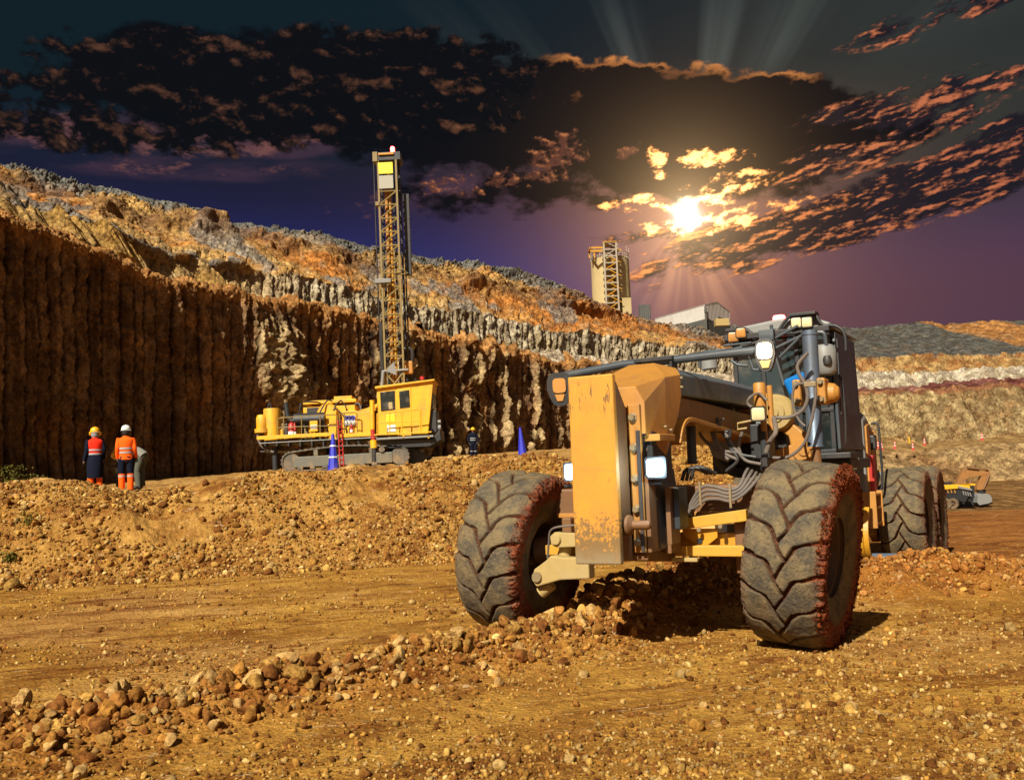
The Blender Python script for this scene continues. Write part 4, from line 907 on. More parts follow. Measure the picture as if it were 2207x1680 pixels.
for pp in ([(1488, 935), (1500, 905), (1528, 903), (1560, 930), (1580, 960), (1600, 985)], [(1500, 905), (1512, 940), (1545, 968), (1590, 975)], [(1530, 905), (1538, 945), (1560, 975), (1590, 990)], [(1545, 900), (1560, 935), (1590, 975), (1630, 985)],
           [(1575, 925), (1572, 960), (1590, 990), (1565, 1015)], [(1600, 930), (1592, 960), (1605, 990), (1640, 1000)], [(1505, 900), (1530, 925), (1570, 930)], [(1560, 900), (1540, 930), (1556, 975), (1570, 990)]):
    hose('hanging_hose', [L(x, y, -1.4) for x, y in pp], .02, BHOSE if pp[0][0] % 2 else HOSE)
m = MB(); m.tube([L(1488, 900, -.7), L(1492, 1000, -.7)], .055, 14); m.build('strut', BLK, G, smooth=True)
m = MB(); P0 = L(1600, 960, -3.0); m.lathe([(.30, -.06), (.36, -.08), (.44, -.05), (.44, .2), (.30, .2)], P0, 'y', 32); m.box(P0.x-.5, P0.x+.55, P0.y+.2, P0.y+.5, P0.z-.38, P0.z+.35); m.build('circle_drive', BLK, G, bevel=.02)
m = MB(); P0 = L(1548, 945, -2.6); m.prism([(P0.x-.3, P0.z+.4), (P0.x+.22, P0.z+.4), (P0.x+.28, P0.z-.1), (P0.x+.1, P0.z-.32), (P0.x-.1, P0.z-.22)], P0.y, P0.y+.12, 'y'); m.build('circle_plate', GREY, G, bevel=.015)
m = MB(); p = L(1720, 828, -3.6); m.box(-.16, .16, -.1, .1, -.13, .13, Matrix.Translation(p) @ Matrix.Rotation(radians(-20), 4, 'Y')); m.build('blue_rag', BLUER, G, bevel=.05)
m = MB(); m.cyl(L(1720, 868, -3.5), L(1722, 842, -3.5), .10, 20, .07); m.build('reservoir', GREY, G, smooth=True)

# cab
def C(px, py, f=-5.4): return L(px, py, f)
y0, y1 = 5.4, 7.3
xl, xr, zb, zt = -.60, .95, 1.95, 3.98
zr = L(1700, 716, -5.4).z
m = MB(); m.prism([(xl, zb), (xr-.04, zb), (xr+.02, 2.7), (xr-.06, zr), (xl+.05, zr)], y0+.05, y1, 'y'); m.build('cab', TEAL, G, bevel=.03)
m = MB()
for x_ in (xl+.03, -.12, .42, xr-.05): m.box(x_-.035, x_+.035, y0-.02, y0+.05, zb, zr)
for z_ in (zb+.03, 2.62, zr-.04): m.box(xl, xr-.02, y0-.03, y0+.05, z_-.03, z_+.03)
m.build('cab_frame', BLK, G, bevel=.01)
for k_, (a, b) in enumerate(((xl+.07, -.16), (-.08, .38), (.46, xr-.10))):
    m = MB(); m.box(a, b, y0+.0, y0+.045, 2.66, zr-.08); m.build('windscreen', GLS, G)
    m = MB(); m.box(a, b, y0+.0, y0+.045, zb+.07, 2.58); m.build('lower_window', GLS2, G)
m = MB(); P_ = [(xl-.10, zr), (xl+.02, zr+.14), (.2, zr+.22), (xr-.25, zr+.20), (xr+.02, zr+.08), (xr+.06, zr)]; m.prism(P_, y0-.12, y1+.1, 'y'); m.build('cab_roof', GREY, G, bevel=.04)
m = MB(); m.box(xl-.06, xr+.04, y0-.27, y0-.20, zr-.07, zr+.02); m.build('visor', BLK, G, bevel=.01)
m = MB(); m.prism([(y0-.0, 2.0), (y0-.02, 3.2), (y0+.12, zr-.05), (y0+1.7, zr-.05), (y0+1.9, 2.0)], xr+.0, xr+.05); m.build('cab_door', DRK, G, bevel=.015)
m = MB(); m.prism([(y0+.15, 2.55), (y0+.2, zr-.15), (y0+1.5, zr-.15), (y0+1.6, 2.55)], xr+.045, xr+.06); m.build('door_window', DRK, G)
m = MB(); m.tube(curve([(xr+.10, y0+.1, 2.1), (xr+.13, y0+.05, 2.4), (xr+.13, y0+.02, 3.0), (xr+.08, y0, 3.15)], 5), .02); m.build('grab_rail', BLK, G, smooth=True)
m = MB(); m.box(.62, 1.2, y0-.35, y0+.4, 1.86, 1.95); m.box(-.7, 1.15, y0-.1, y0+1.6, 1.70, 1.86); m.build('cab_platform', BLK, G, bevel=.015)
m = MB(); m.cyl((.05, y0+.55, 2.3), (.05, y0+.55, 2.85), .2, 16, .16); m.build('seat_back', BLK, G)
m = MB(); m.lathe([(0, -.17), (.12, -.17), (.17, -.10), (.17, .22), (.12, .30), (0, .30)], C(1779, 785, -5.0), 'z', 16); m.build('mirror', GREY, G, bevel=.02, smooth=True)
hose('mirror_arm', [C(1758, 716, -4.9), C(1775, 718, -4.9), C(1780, 740, -4.9), C(1783, 772, -4.9)], .032, DRK)
m = MB(); p = C(1783, 775, -4.85); m.lathe([(0, -.08), (.06, -.07), (.07, 0), (.05, .06), (0, .07)], p, 'z', 12); m.build('mirror_joint', BLK, G, smooth=True)
for a, b in (((1672, 750), (1745, 715)), ((1668, 730), (1720, 702)), ((1680, 770), (1722, 728)), ((1662, 700), (1672, 770)), ((1672, 770), (1690, 830))):
    m = MB(); m.tube([C(*a, -5.0), C(*b, -5.0)], .026, 10); m.build('brace_tube', DRK, G, smooth=True)
# roof lamp racks and beacon
def rail(pts, f=-5.2, r=.028): 
    m_ = MB(); m_.tube(curve([C(x, y, f) for x, y in pts], 4), r, 10); return m_.build('roof_rail', BLK, G, smooth=True)
rail([(1677, 715), (1690, 695), (1703, 682), (1730, 680), (1757, 680), (1766, 692), (1776, 700), (1800, 702), (1816, 712), (1822, 730), (1823, 755)])
rail([(1785, 702), (1784, 716)]); rail([(1660, 712), (1700, 712), (1720, 712)])
m = MB(); a, b = C(1702, 679, -5.15), C(1759, 679, -5.15); m.box(a.x, b.x, a.y-.05, a.y+.22, a.z-.03, a.z+.02); m.build('rack_hood', BLK, G, bevel=.01)
rail([(1567, 742), (1567, 720), (1590, 712), (1604, 708), (1622, 720), (1636, 732)]); rail([(1570, 742), (1600, 745), (1640, 735)])
m = MB(); a, b = C(1565, 716, -5.15), C(1606, 708, -5.15); m.box(a.x, b.x, a.y-.05, a.y+.22, a.z-.0, a.z+.05); m.build('rack_hood', BLK, G, bevel=.01)
for px_, py_ in ((1716, 695), (1739, 694), (1580, 726), (1597, 717)): worklamp(C(px_, py_, -5.1), .085, (.2, -1, -.15), LENSD if px_ > 1650 else AMB, G)
m = MB(); p = C(1680, 700, -5.4); m.lathe([(0, .16), (.085, .15), (.10, .12), (.10, -.06), (.11, -.08), (.11, -.14), (0, -.14)], p+Vector((0, 0, .0)), 'z', 20); m.build('beacon', REDL, G, smooth=True)
m = MB(); m.box(C(1664, 716).x, C(1672, 716).x, 5.5, 5.7, zr+.1, zr+.30, ); m.build('roof_box', DUST, G, bevel=.02)
# engine hood, rails, rear
m = MB(); hs = [(7.3, 2.62, 1.02), (7.7, 2.70, 1.01), (9.5, 2.55, .80), (12.0, 2.20, .42)]; vs = []
for y_, z_, x_ in hs: vs += [(-.62, y_, 1.05), (x_, y_, 1.05), (x_, y_, z_-.12), (x_-.14, y_, z_), (-.48, y_, z_), (-.62, y_, z_-.12)]
m.add(vs, [(i*6+k, i*6+(k+1) % 6, i*6+6+(k+1) % 6, i*6+6+k) for i in range(3) for k in range(6)]+[tuple(range(6)), tuple(range(18, 24))[::-1]]); m.build('engine_hood', GREY, G, bevel=.04)
m = MB(); m.prism([(7.45, 1.25), (7.45, 2.40), (7.75, 2.45), (7.75, 1.25)], 1.0, 1.045); m.build('hood_panel', ORA, G, bevel=.008)
m = MB()
for i in range(22): y_ = 8.6+i*.045; x_ = 1.01-(y_-7.7)*.117; m.box(x_-.02, x_+.025, y_, y_+.02, 1.3, 2.35)
m.box(.88, .93, 8.55, 8.58, 1.28, 2.38); m.box(.76, .83, 9.6, 9.63, 1.28, 2.38); m.box(.78, .93, 8.55, 9.63, 1.24, 1.28); m.build('side_grille', ORA, G)
for px_, f_ in ((0, 7.9),):
    m = MB(); m.tube(curve([(1.05, f_, 2.45), (1.16, f_, 2.45), (1.18, f_, 2.2), (1.18, f_, 1.5), (1.14, f_, 1.3), (1.05, f_, 1.3)], 4), .022); m.build('hand_rail', BLK, G, smooth=True)
m = MB(); m.box(1.04, 1.12, 7.45, 7.7, .98, 1.9); m.build('ladder_rail', REDP, G, bevel=.01)
m = MB()
for z_ in (.75, 1.0, 1.22): m.box(.98, 1.2, 6.9, 7.5, z_, z_+.04)
m.box(1.0, 1.22, 6.85, 6.9, .7, 1.3); m.box(1.0, 1.22, 7.5, 7.55, .7, 1.3); m.build('step_ladder', ORA, G, bevel=.006)
worklamp(L(1836, 998, -5.9), .10, (.75, -1, -.35), LENSD, G, body=GREY)
m = MB(); p = L(1876, 952, -8.2); m.box(p.x-.10, p.x+.10, p.y-.08, p.y+.08, p.z-.14, p.z+.12); m.build('rear_lamp', BLK, G, bevel=.03)
m = MB(); m.box(-1.2, 1.27, 12.0, 12.6, 1.28, 1.56); m.build('rear_bumper', GREY, G, bevel=.015)
m = MB(); m.box(-1.2, 1.27, 12.0, 12.6, 1.56, 1.59); m.build('rear_bumper_edge', ORA, G)
for s_ in (1, -1):
    m = MB(); m.prism([(8.2, .5), (8.5, .95), (11.4, .95), (11.7, .5), (11.4, .35), (8.5, .35)], .82*s_, .98*s_); m.build('tandem_case', YEL, G, bevel=.03)
m = MB(); m.box(-.8, .8, 9.6, 10.4, .4, 1.15); m.build('rear_axle', BLK, G, bevel=.03)

# ---------------------------------------------------------------- drill rig
RA = radians(.9); RO = at(750, 1014, 44.)
RIGM = Matrix.Rotation(-RA, 4, 'Y')
RG = thing('drill_rig', 'yellow crawler drill rig with a tall lattice mast working on the bench', 'drill rig', RO)
RG.rotation_euler = (0, -RA, 0)
RINV = RIGM.inverted()
def Rg(px, py, dy=0.): return RINV @ (Vector(at(px, py, 44.+dy))-Vector(RO))
def rbox(name, x0, y0, x1, y1, d0, d1, mat, bevel=.02, parent=None):
    a, b = Rg(x0, y0, d0), Rg(x1, y1, d0); m = MB(); m.box(a.x, b.x, d0, d1, min(a.z, b.z), max(a.z, b.z)); return m.build(name, mat, parent or RG, bevel=bevel)
def rtube(name, pts, r, mat, dy=0., n=10, parent=None, smooth=True):
    m = MB(); m.tube([Rg(*p[:2], p[2] if len(p) > 2 else dy) for p in pts], r, n); return m.build(name, mat, parent or RG, smooth=smooth)
# crawler tracks
for k_, (d0, d1) in enumerate(((-.5, .0), (2.3, 2.8))):
    a, b = Rg(612, 1016, 0), Rg(852, 1008, 0); zc = a.z+.42; L0, L1 = a.x+.45, b.x+.25; R0 = .42; pts = []
    for i in range(30):
        pts.append((L0+(L1-L0)*i/29, zc-R0))
    path = [(L0-R0*sin(t_), zc-R0*cos(t_)) for t_ in np.linspace(0, pi, 9)]+[(L0+(L1-L0)*i/18, zc+R0+.16*sin(pi*i/18)) for i in range(1, 18)]+[(L1+R0*sin(t_), zc+R0*cos(t_)) for t_ in np.linspace(0, pi, 9)]+[(L1-(L1-L0)*i/18, zc-R0) for i in range(1, 18)]
    m = MB(); n = len(path)
    for i in range(n):
        p, q_ = Vector(path[i]), Vector(path[(i+1) % n]); d = (q_-p); ln = d.length; d.normalize(); a_ = atan2(d.y, d.x)
        Mx = Matrix.Translation(((p.x+q_.x)/2, (d0+d1)/2, (p.y+q_.y)/2)) @ Matrix.Rotation(-a_, 4, 'Y')
        m.box(-ln*.46, ln*.46, (d0-d1)/2, (d1-d0)/2, -.035, .03, Mx); m.box(-.02, .02, (d0-d1)/2, (d1-d0)/2, .02, .07, Mx)
    tr = m.build('crawler_track', TRK, RG)
    m = MB()
    for x_ in (L0, L1): m.cyl((x_, d0+.06, zc), (x_, d1-.06, zc), .37, 24)
    m.build('track_wheel', TRK, tr, smooth=True)
    rf = MB(); rf.box(L0+.1, L1-.3, d0+.02, d1-.02, zc-.28, zc+.20); rf.box(L0+1.0, L0+1.2, d0+.02, d1-.1, zc+.2, zc+.5); rf.box(L1-1.3, L1-1.1, d0+.02, d1-.1, zc+.2, zc+.55); rf.build('track_frame', TRKF, tr, bevel=.03)
    for i in range(7):
        m = MB(); x_ = L0+.4+i*.55; m.box(x_-.12, x_+.12, d0-.03, d0+.05, zc-.36, zc-.22); m.build('track_roller', TRK, tr, bevel=.01)
    m = MB(); m.cyl((L1-.75, d0-.05, zc+.33), (L1-.75, d1, zc+.33), .13, 16); m.build('carrier_roller', TRK, tr, smooth=True)
# chassis and decks
rbox('chassis', 560, 974, 850, 956, .1, 2.4, BLK); rbox('chassis_beam', 640, 1000, 800, 974, .6, 1.8, BLK)
rbox('undercarriage', 832, 992, 905, 965, .3, 2.2, BLK)
m = MB(); m.prism([tuple(Rg(x, y).xz) for x, y in ((840, 965), (890, 965), (925, 985), (875, 1010), (845, 1012))], .2, 2.0, 'y'); m.build('dust_shroud', BLK, RG)
rbox('rear_deck', 558, 954, 728, 947, -.35, 2.6, GREY); rbox('middle_deck', 731, 948, 806, 941, -.35, 2.6, GREY); 
m = MB(); a, b = Rg(558, 947), Rg(727, 945.5); m.box(a.x, b.x, -.38, -.33, a.z-.02, a.z+.14); a, b = Rg(732, 941), Rg(806, 940); m.box(a.x, b.x, -.38, -.33, a.z-.05, a.z+.12); m.build('deck_edge', YELF, RG, bevel=.01)
rbox('cab_deck', 811, 948, 934, 937, -.75, 1.0, GREY)
m = MB(); a, b = Rg(811, 938), Rg(933, 932); m.box(a.x, b.x, -.78, -.72, a.z-.03, b.z+.03); m.build('cab_deck_edge', YELF, RG, bevel=.01)
m = MB(); m.prism([tuple(Rg(x, y).xz) for x, y in ((812, 948), (934, 946), (950, 925), (952, 948), (928, 962), (842, 966))], -.5, 2.0, 'y'); m.build('cab_underframe', BLK, RG, bevel=.02)
m = MB()
for x_ in np.linspace(575, 925, 15):
    if 727 < x_ < 732 or 806 < x_ < 812: continue
    a = Rg(x_, 956 if x_ < 810 else 956); m.box(a.x-.03, a.x+.03, -.33, .3, a.z-.12, a.z+.12)
m.build('deck_gusset', BLK, RG)
# cab
cp = [(811, 832), (932, 818), (927, 940), (820, 943)]
m = MB(); m.prism([tuple(Rg(x, y).xz) for x, y in ((812, 832), (934, 819), (923, 934), (815, 938))], .0, 2.1, 'y'); cb = m.build('cab', YELF, RG, bevel=.03)
m = MB(); m.prism([tuple(Rg(x, y).xz) for x, y in ((809, 833), (937, 817), (937, 820.5), (809, 838))], -.15, 2.25, 'y'); m.build('cab_roof', YELF, RG, bevel=.02)
def rwin(name, pts, mat, d=-.03, parent=None):
    m = MB(); m.prism([tuple(Rg(x, y).xz) for x, y in pts], d, .04, 'y'); return m.build(name, mat, parent or cb, bevel=.02)
rwin('side_window', [(819, 845), (851, 841), (852, 882), (821, 886)], GLS2); rwin('door', [(856, 838), (886, 834), (888, 938), (858, 938)], YELF, -.02)
rwin('door_window', [(860, 843), (882, 840), (884, 877), (862, 880)], GLS2, -.05)
rwin('window_notice', [(837, 867), (846, 866), (847, 881), (838, 882)], CONC, -.055); rwin('lime_sign', [(833, 893), (851, 892), (852, 908), (833, 909)], YSIGN, -.03); rwin('white_notice', [(834, 916), (853, 915), (854, 930), (834, 931)], WHT, -.035)
a = Rg(930, 826); b = Rg(924, 930)
m = MB(); zz0, zz1 = Rg(0+928, 880).z, Rg(930, 826).z; m.add([(a.x+.02, .15, zz1), (a.x+.02, 1.95, zz1), (Rg(928, 880).x+.10, 1.95, zz0), (Rg(928, 880).x+.10, .15, zz0), (a.x-.1, .15, zz1), (a.x-.1, 1.95, zz1), (a.x-.2, 1.95, zz0), (a.x-.2, .15, zz0)], [(0, 1, 2, 3), (7, 6, 5, 4), (0, 4, 5, 1), (1, 5, 6, 2), (2, 6, 7, 3), (3, 7, 4, 0)]); m.build('front_window', GLS2, cb)
rbox('cab_front_box', 926, 932, 940, 884, .2, 1.9, BLK, .03)
rtube('cab_lamp', [(944, 921, -.1), (950, 921, -.1)], .13, GREY); rtube('cab_lamp', [(944, 909, .1), (950, 908, .1)], .09, GREY)
rtube('roof_beacon', [(910, 818, .6), (910, 811, .6)], .10, REDP)
for px_ in (868, 922): rbox('stay', px_, 938, px_+3, 944, -.75, -.7, YELF, 0)
# railings
def railing(pts, posts, d=-.70, r=.026):
    m = MB(); m.tube([Rg(x, y, d) for x, y in pts], r, 8)
    m.tube([Rg(x, y+.45*(pts_b-y), d) for (x, y), pts_b in zip(pts[1:-1], [posts[0][2]]*(len(pts)-2))], r*.8, 8)
    for x, yt, yb in posts: m.tube([Rg(x, yt, d), Rg(x, yb, d)], r, 8)
    return m.build('railing', YELF if d < -.5 else CREAM, RG, smooth=True)
railing([(813, 937), (813, 891), (840, 888), (866, 886), (905, 881), (908, 884), (909, 933)], [(840, 888, 936), (866, 886, 935), (905, 881, 932)])
railing([(599, 947), (599, 904), (602, 901), (640, 897), (724, 893), (727, 896), (728, 945)], [(611, 901, 946), (650, 897, 946), (690, 895, 946)], -.33)
railing([(732, 942), (732, 893), (737, 890), (765, 888), (769, 890), (770, 938)], [(742, 890, 940)], -.33)
# machinery on the deck
m = MB(); m.lathe([(0, 1.45), (.36, 1.43), (.38, 1.36), (.38, .0), (0, 0)], Rg(588, 948, .3), n=24); m.build('filter_tank', YELF, RG, smooth=True)
rtube('tank_cap', [(589, 896, .3), (589, 886, .3)], .10, BOLT)
m = MB(); m.lathe([(0, .40), (.2, .38), (.26, .25), (.26, -.2), (.2, -.36), (0, -.4)], Rg(565, 912, .1), 'z', 20); m.lathe([(0, .12), (.33, .1), (.33, -.08), (0, -.12)], Rg(565, 928, .1), n=20); m.build('dust_collector', YELF, RG, smooth=True)
rbox('valve_chest', 556, 905, 574, 898, .2, .9, YELF)
m = MB(); m.tube([Rg(*p) for p in ((635, 905, .2), (700, 902, .2))], .30, 24); m.build('muffler', BLK, RG, smooth=True)
m = MB(); m.tube(curve([Rg(*p) for p in ((640, 908, .2), (628, 905, .2), (620, 895, .2), (618, 880, .2), (616, 868, .2))], 6), .12, 16); m.build('exhaust_pipe', BLK, RG, smooth=True)
rbox('engine', 640, 946, 715, 912, .4, 1.8, BLK, .05); rbox('engine_base', 600, 946, 720, 938, .2, 2.0, YELF)
rbox('cooler', 654, 905, 765, 872, 1.0, 2.4, YELF, .03); m = MB(); a, b = Rg(654, 872, 1.), Rg(768, 862, 1.); m.box(a.x, b.x, .9, 2.5, a.z+.0, a.z+.16); m.build('cooler_lid', YELF, RG, bevel=.02)
rbox('cooler_grille', 662, 898, 710, 876, .95, 1.02, BLK, 0); rbox('top_box', 720, 868, 758, 852, 1.1, 1.9, YELF, .02)
m = MB(); m.lathe([(0, -.22), (.42, -.2), (.50, -.05), (.50, .15), (0, .2)], Rg(707, 892, .8), 'y', 24); m.build('fan_housing', YELF, RG, smooth=True)
m = MB(); m.prism([tuple(Rg(x, y).xz) for x, y in ((708, 947), (708, 890), (716, 884), (724, 886), (724, 947))], .1, .9, 'y'); m.build('guard_panel', YELF, RG, bevel=.02)
rbox('tool_box', 739, 938, 770, 884, .3, 1.6, YELF, .03); rbox('fuel_tank', 770, 938, 806, 884, .0, 1.9, YELF, .04)
m = MB(); m.prism([tuple(Rg(x, y).xz) for x, y in ((770, 884), (790, 878), (812, 868), (812, 884))], .2, 1.8, 'y'); m.build('tank_slope', YELF, RG)
rbox('white_board', 742, 917, 765, 895, .26, .30, WHT, .0)
for i, x_ in enumerate((745.5, 753, 760.5)):
    for y_ in (899.5, 911):
        m = MB(); a = Rg(x_, y_, .24); m.lathe([(0, -.02), (.105, -.02), (.105, .02)], a, 'y', 20); m.build('round_symbol', BLUEC if y_ < 905 else SILVER, RG)
        m = MB(); m.lathe([(0, -.03), (.055, -.03), (.055, .0)], a, 'y', 12); m.build('symbol_centre', BLK if y_ < 905 else WHT, RG)
for x_, y0_, y1_, r_ in ((629, 945, 906, .15), (636, 943, 910, .07), (758, 934, 913, .075)):
    m = MB(); p, q_ = Rg(x_, y0_, -.1), Rg(x_, y1_, -.1); h_ = q_.z-p.z; m.lathe([(0, 0), (r_, .01), (r_, h_*.75), (r_*.5, h_*.88), (.03, h_*.9), (.03, h_), (0, h_)], p, n=18); e_ = m.build('extinguisher', REDP, RG, smooth=True)
    m = MB(); m.lathe([(r_*1.02, h_*.15), (r_*1.03, h_*.15), (r_*1.03, h_*.4), (r_*1.02, h_*.4)], p, n=18); m.build('extinguisher_label', WHT, e_)
rbox('control_box', 668, 930, 684, 906, -.25, -.05, YELF, .02); rbox('control_label', 669, 924, 683, 915, -.27, -.24, WHT, 0)
def rhose(pts, r=.035, mat=BHOSE): m = MB(); m.tube(curve([Rg(*p) for p in pts], 6), r, 8); m.build('rig_hose', mat, RG, smooth=True)
rhose([(646, 898, .1), (647, 875, .1), (655, 866, .3), (680, 866, .5), (690, 868, .8)]); rhose([(684, 900, .3), (694, 880, .4), (706, 862, .6), (716, 864, .8)]); rhose([(708, 905, .2), (718, 890, .2), (724, 872, .3), (735, 862, .6)]); rhose([(573, 905, .3), (576, 885, .3), (581, 868, .3), (586, 885, .3), (586, 898, .3)])
rhose([(765, 872, .8), (772, 868, .8), (778, 880, .7), (778, 890, .6)]); rhose([(560, 918, .1), (556, 940, 0), (562, 958, 0), (574, 968, 0), (590, 974, 0)], .06, HOSE); rhose([(715, 895, .3), (722, 880, .3), (742, 900, .3), (748, 940, .3)], .03); rhose([(735, 862, .5), (745, 875, .5), (747, 895, .5)], .03)
rhose([(646, 897, 0), (655, 915, 0), (665, 935, 0), (672, 946, 0)], .03); rhose([(690, 897, 0), (700, 915, 0), (706, 940, 0)], .03)
for i in range(14):
    x_ = 605+i*8.5; rbox('pump_body' if i % 2 else 'valve_body', x_, 945, x_+4+(i*7 % 5), 925-(i*13 % 16), .15+.1*(i % 3), .7, (YELF, BLK, CREAM, YELF)[i % 4], .02)
# jacks and ladder
m = MB(); m.tube([Rg(803, 925, -.4), Rg(805, 948, -.4)], .10, 14); m.build('jack_cylinder', REDP, RG, smooth=True); m = MB(); m.tube([Rg(806, 962, -.4), Rg(807, 1008, -.4)], .13, 16); m.build('jack_leg', BLK, RG, smooth=True); m = MB(); m.tube([Rg(805, 948, -.4), Rg(806, 965, -.4)], .16, 16); m.build('jack_collar', YELF, RG, smooth=True)
m = MB(); m.tube([Rg(803, 944, -.2), Rg(802, 862, -.2)], .11, 14); m.build('mast_ram', YELF, RG, smooth=True)
m = MB(); m.tube([Rg(592, 966, .2), Rg(594, 1022, .2)], .13, 14); m.build('rear_jack', BLK, RG, smooth=True)
m = MB(); m.tube([Rg(733, 1004, -.5), Rg(728, 905, -.4)], .03, 6); m.tube([Rg(741, 1004, -.5), Rg(736, 905, -.4)], .03, 6)
for i in range(9): m.tube([Rg(733-i*.5, 1000-i*10, -.5), Rg(741-i*.5, 1000-i*10, -.5)], .02, 6)
m.build('ladder', REDP, RG)
# mast
def mast_pt(t_, u, v):                                      # t 0 at the deck, 1 at the top; u, v across
    a, b = Rg(852, 850, .7+v), Rg(833, 330, .7+v); return a+(b-a)*t_+Vector((u, 0, 0))
mh = .42
m = MB()
for u_ in (-mh, mh):
    for v_ in (0, .85): m.tube([mast_pt(-.02, u_, v_), mast_pt(1.0, u_, v_)], .062, 4)
m.build('mast_post', CREAM, RG)
NB = 13
for i in range(NB+1):
    t_ = .10+.74*i/NB; m = MB(); m.tube([mast_pt(t_, -mh, 0), mast_pt(t_, mh, 0)], .040, 6); m.tube([mast_pt(t_, -mh, .85), mast_pt(t_, mh, .85)], .035, 6)
    for u_ in (-mh, mh): m.tube([mast_pt(t_, u_, 0), mast_pt(t_, u_, .85)], .035, 6)
    if i < NB:
        t2 = .10+.74*(i+1)/NB; m.tube([mast_pt(t_, -mh, 0), mast_pt(t2, mh, 0)], .038, 6); m.tube([mast_pt(t_, mh, 0), mast_pt(t2, mh, .85)], .032, 6)
    m.build('mast_brace', CREAM, RG)
m = MB(); m.tube([mast_pt(.0, -mh, 0), mast_pt(.09, mh, 0)], .045, 6); m.tube([mast_pt(.0, mh, 0), mast_pt(.09, -mh, 0)], .045, 6); m.build('mast_foot_brace', CREAM, RG)
for u_, v_, r_, t0, t1, mt in ((-.08, .35, .085, .05, .90, ORA), (.08, .45, .075, .05, .92, YEL), (.26, .6, .05, .0, .9, BLK), (-.28, .6, .05, .0, .9, BLK)):
    m = MB(); m.tube([mast_pt(t0, u_, v_), mast_pt(t1, u_, v_)], r_, 12); m.build('drill_pipe' if r_ > .06 else 'feed_chain', mt, RG, smooth=True)
m = MB(); m.tube([mast_pt(.0, mh+.17, .6), mast_pt(.96, mh+.14, .6)], .06, 10); m.tube([mast_pt(.0, mh+.30, .7), mast_pt(.6, mh+.28, .7)], .035, 8); m.build('hose_bundle', BHOSE, RG, smooth=True)
m = MB(); m.prism([tuple(p.xz) for p in (mast_pt(.50, mh+.22, 0), mast_pt(.84, mh+.20, 0), mast_pt(.84, mh+.48, 0), mast_pt(.50, mh+.46, 0))], 1.3, 1.7, 'y'); m.build('pipe_rack', BLK, RG)
m = MB(); m.tube([mast_pt(-.02, -mh-.20, .3), mast_pt(.97, -mh-.20, .3)], .03, 8); m.tube([mast_pt(.0, -mh-.12, .3), mast_pt(.3, -mh-.12, .3)], .06, 8); m.build('mast_cable', BHOSE, RG, smooth=True)
def mbox(name, px0, py0, px1, py1, d0, d1, mat): return rbox(name, px0, py0, px1, py1, .7+d0, .7+d1, mat, .015)
mbox('mast_sign', 816, 375, 846, 349, -.10, -.04, YSIGN); mbox('mast_panel', 817, 407, 847, 377, -.10, -.04, SIGNG)
mbox('mast_head', 812, 346, 862, 326, -.05, .95, BLK); mbox('mast_head_plate', 815, 334, 848, 328, -.14, -.05, YEL); m = MB(); a = Rg(808, 340, .7); m.box(a.x-.1, a.x+.12, .6, 1.2, a.z-.2, a.z+.25); m.build('crown_bracket', CREAM, RG)
mbox('mast_bracket', 809, 443, 817, 434, -.1, .5, CREAM); mbox('pipe_clamp', 808, 610, 842, 599, -.25, .1, GREY)
rtube('tong_arm', [(840, 583, .5), (868, 580, .5), (880, 588, .5), (862, 592, .5)], .03, CREAM)
m = MB(); m.prism([tuple(Rg(x, y).xz) for x, y in ((828, 796), (846, 776), (852, 806))], .55, .65, 'y'); m.build('mast_gusset', GREY, RG); m = MB(); m.tube([Rg(824, 800, .6), Rg(880, 796, .6)], .05, 8); m.build('mast_pivot', GREY, RG)
rtube('mast_strut', [(822, 850, .5), (826, 800, .5)], .08, GREY)
m = MB(); p = Rg(880, 790, 1.2); m.box(p.x-.22, p.x+.22, p.y-.2, p.y+.2, p.z-.35, p.z+.25); m.build('rotary_head', ORA, RG, bevel=.05)
rhose([(868, 765, 1.1), (872, 752, 1.1), (882, 750, 1.1), (889, 760, 1.1), (888, 780, 1.1)], .07); rhose([(882, 800, 1.3), (890, 825, 1.3), (895, 850, 1.3)], .05); rhose([(888, 800, 1.3), (900, 830, 1.3), (906, 848, 1.3)], .06)
m = MB(); p = Rg(846, 323, 1.0); m.lathe([(0, .16), (.08, .14), (.10, .08), (.10, -.12), (0, -.12)], p, n=16); m.build('mast_beacon', REDL, RG, smooth=True)

# ---------------------------------------------------------------- cones
def cone(name, loc, h, mat, label, cat, group, bands=2, bandm=WHT, lean=0.):
    m = MB(); r = h*.155; m.lathe([(r, h*.03), (h*.035, h*.985), (h*.02, h), (0, h)], n=8 if mat is BLUEC else 20); o = m.build(name, mat, None, smooth=mat is not BLUEC)
    o.location = loc; o.rotation_euler = (0, lean, .3); tag(o, label, cat, group)
    m = MB(); m.box(-r*1.3, r*1.3, -r*1.3, r*1.3, 0, h*.035); m.build('cone_base', mat, o, bevel=h*.01)
    for k in range(bands):
        z_ = h*(.36+.30*k); dz_ = h*(.035 if mat is BLUEC else .09); rz = lambda z: r+(h*.035-r)*(z/h-.03)/.955
        m = MB(); m.lathe([(rz(z_)+.003, z_), (rz(z_)+.012*h, z_), (rz(z_+dz_)+.012*h, z_+dz_), (rz(z_+dz_)+.003, z_+dz_)], n=8 if mat is BLUEC else 20); m.build('cone_band', bandm, o)
    return o
def putz(px, py, Y, dz=0.): p = at(px, py, Y); return (p[0], p[1], p[2]+dz)
cone('traffic_cone', putz(719, 1013, 29.5, -.03), 1.13, BLUEC, 'tall blue cone with two white bands in front of the drill rig', 'cone', 'blue cones on the bench', 2)
cone('traffic_cone', putz(1127, 986, 31.5, -.05), 1.03, BLUEC, 'plain blue cone standing alone near the dark far worker', 'cone', 'blue cones on the bench', 0, lean=-.06)
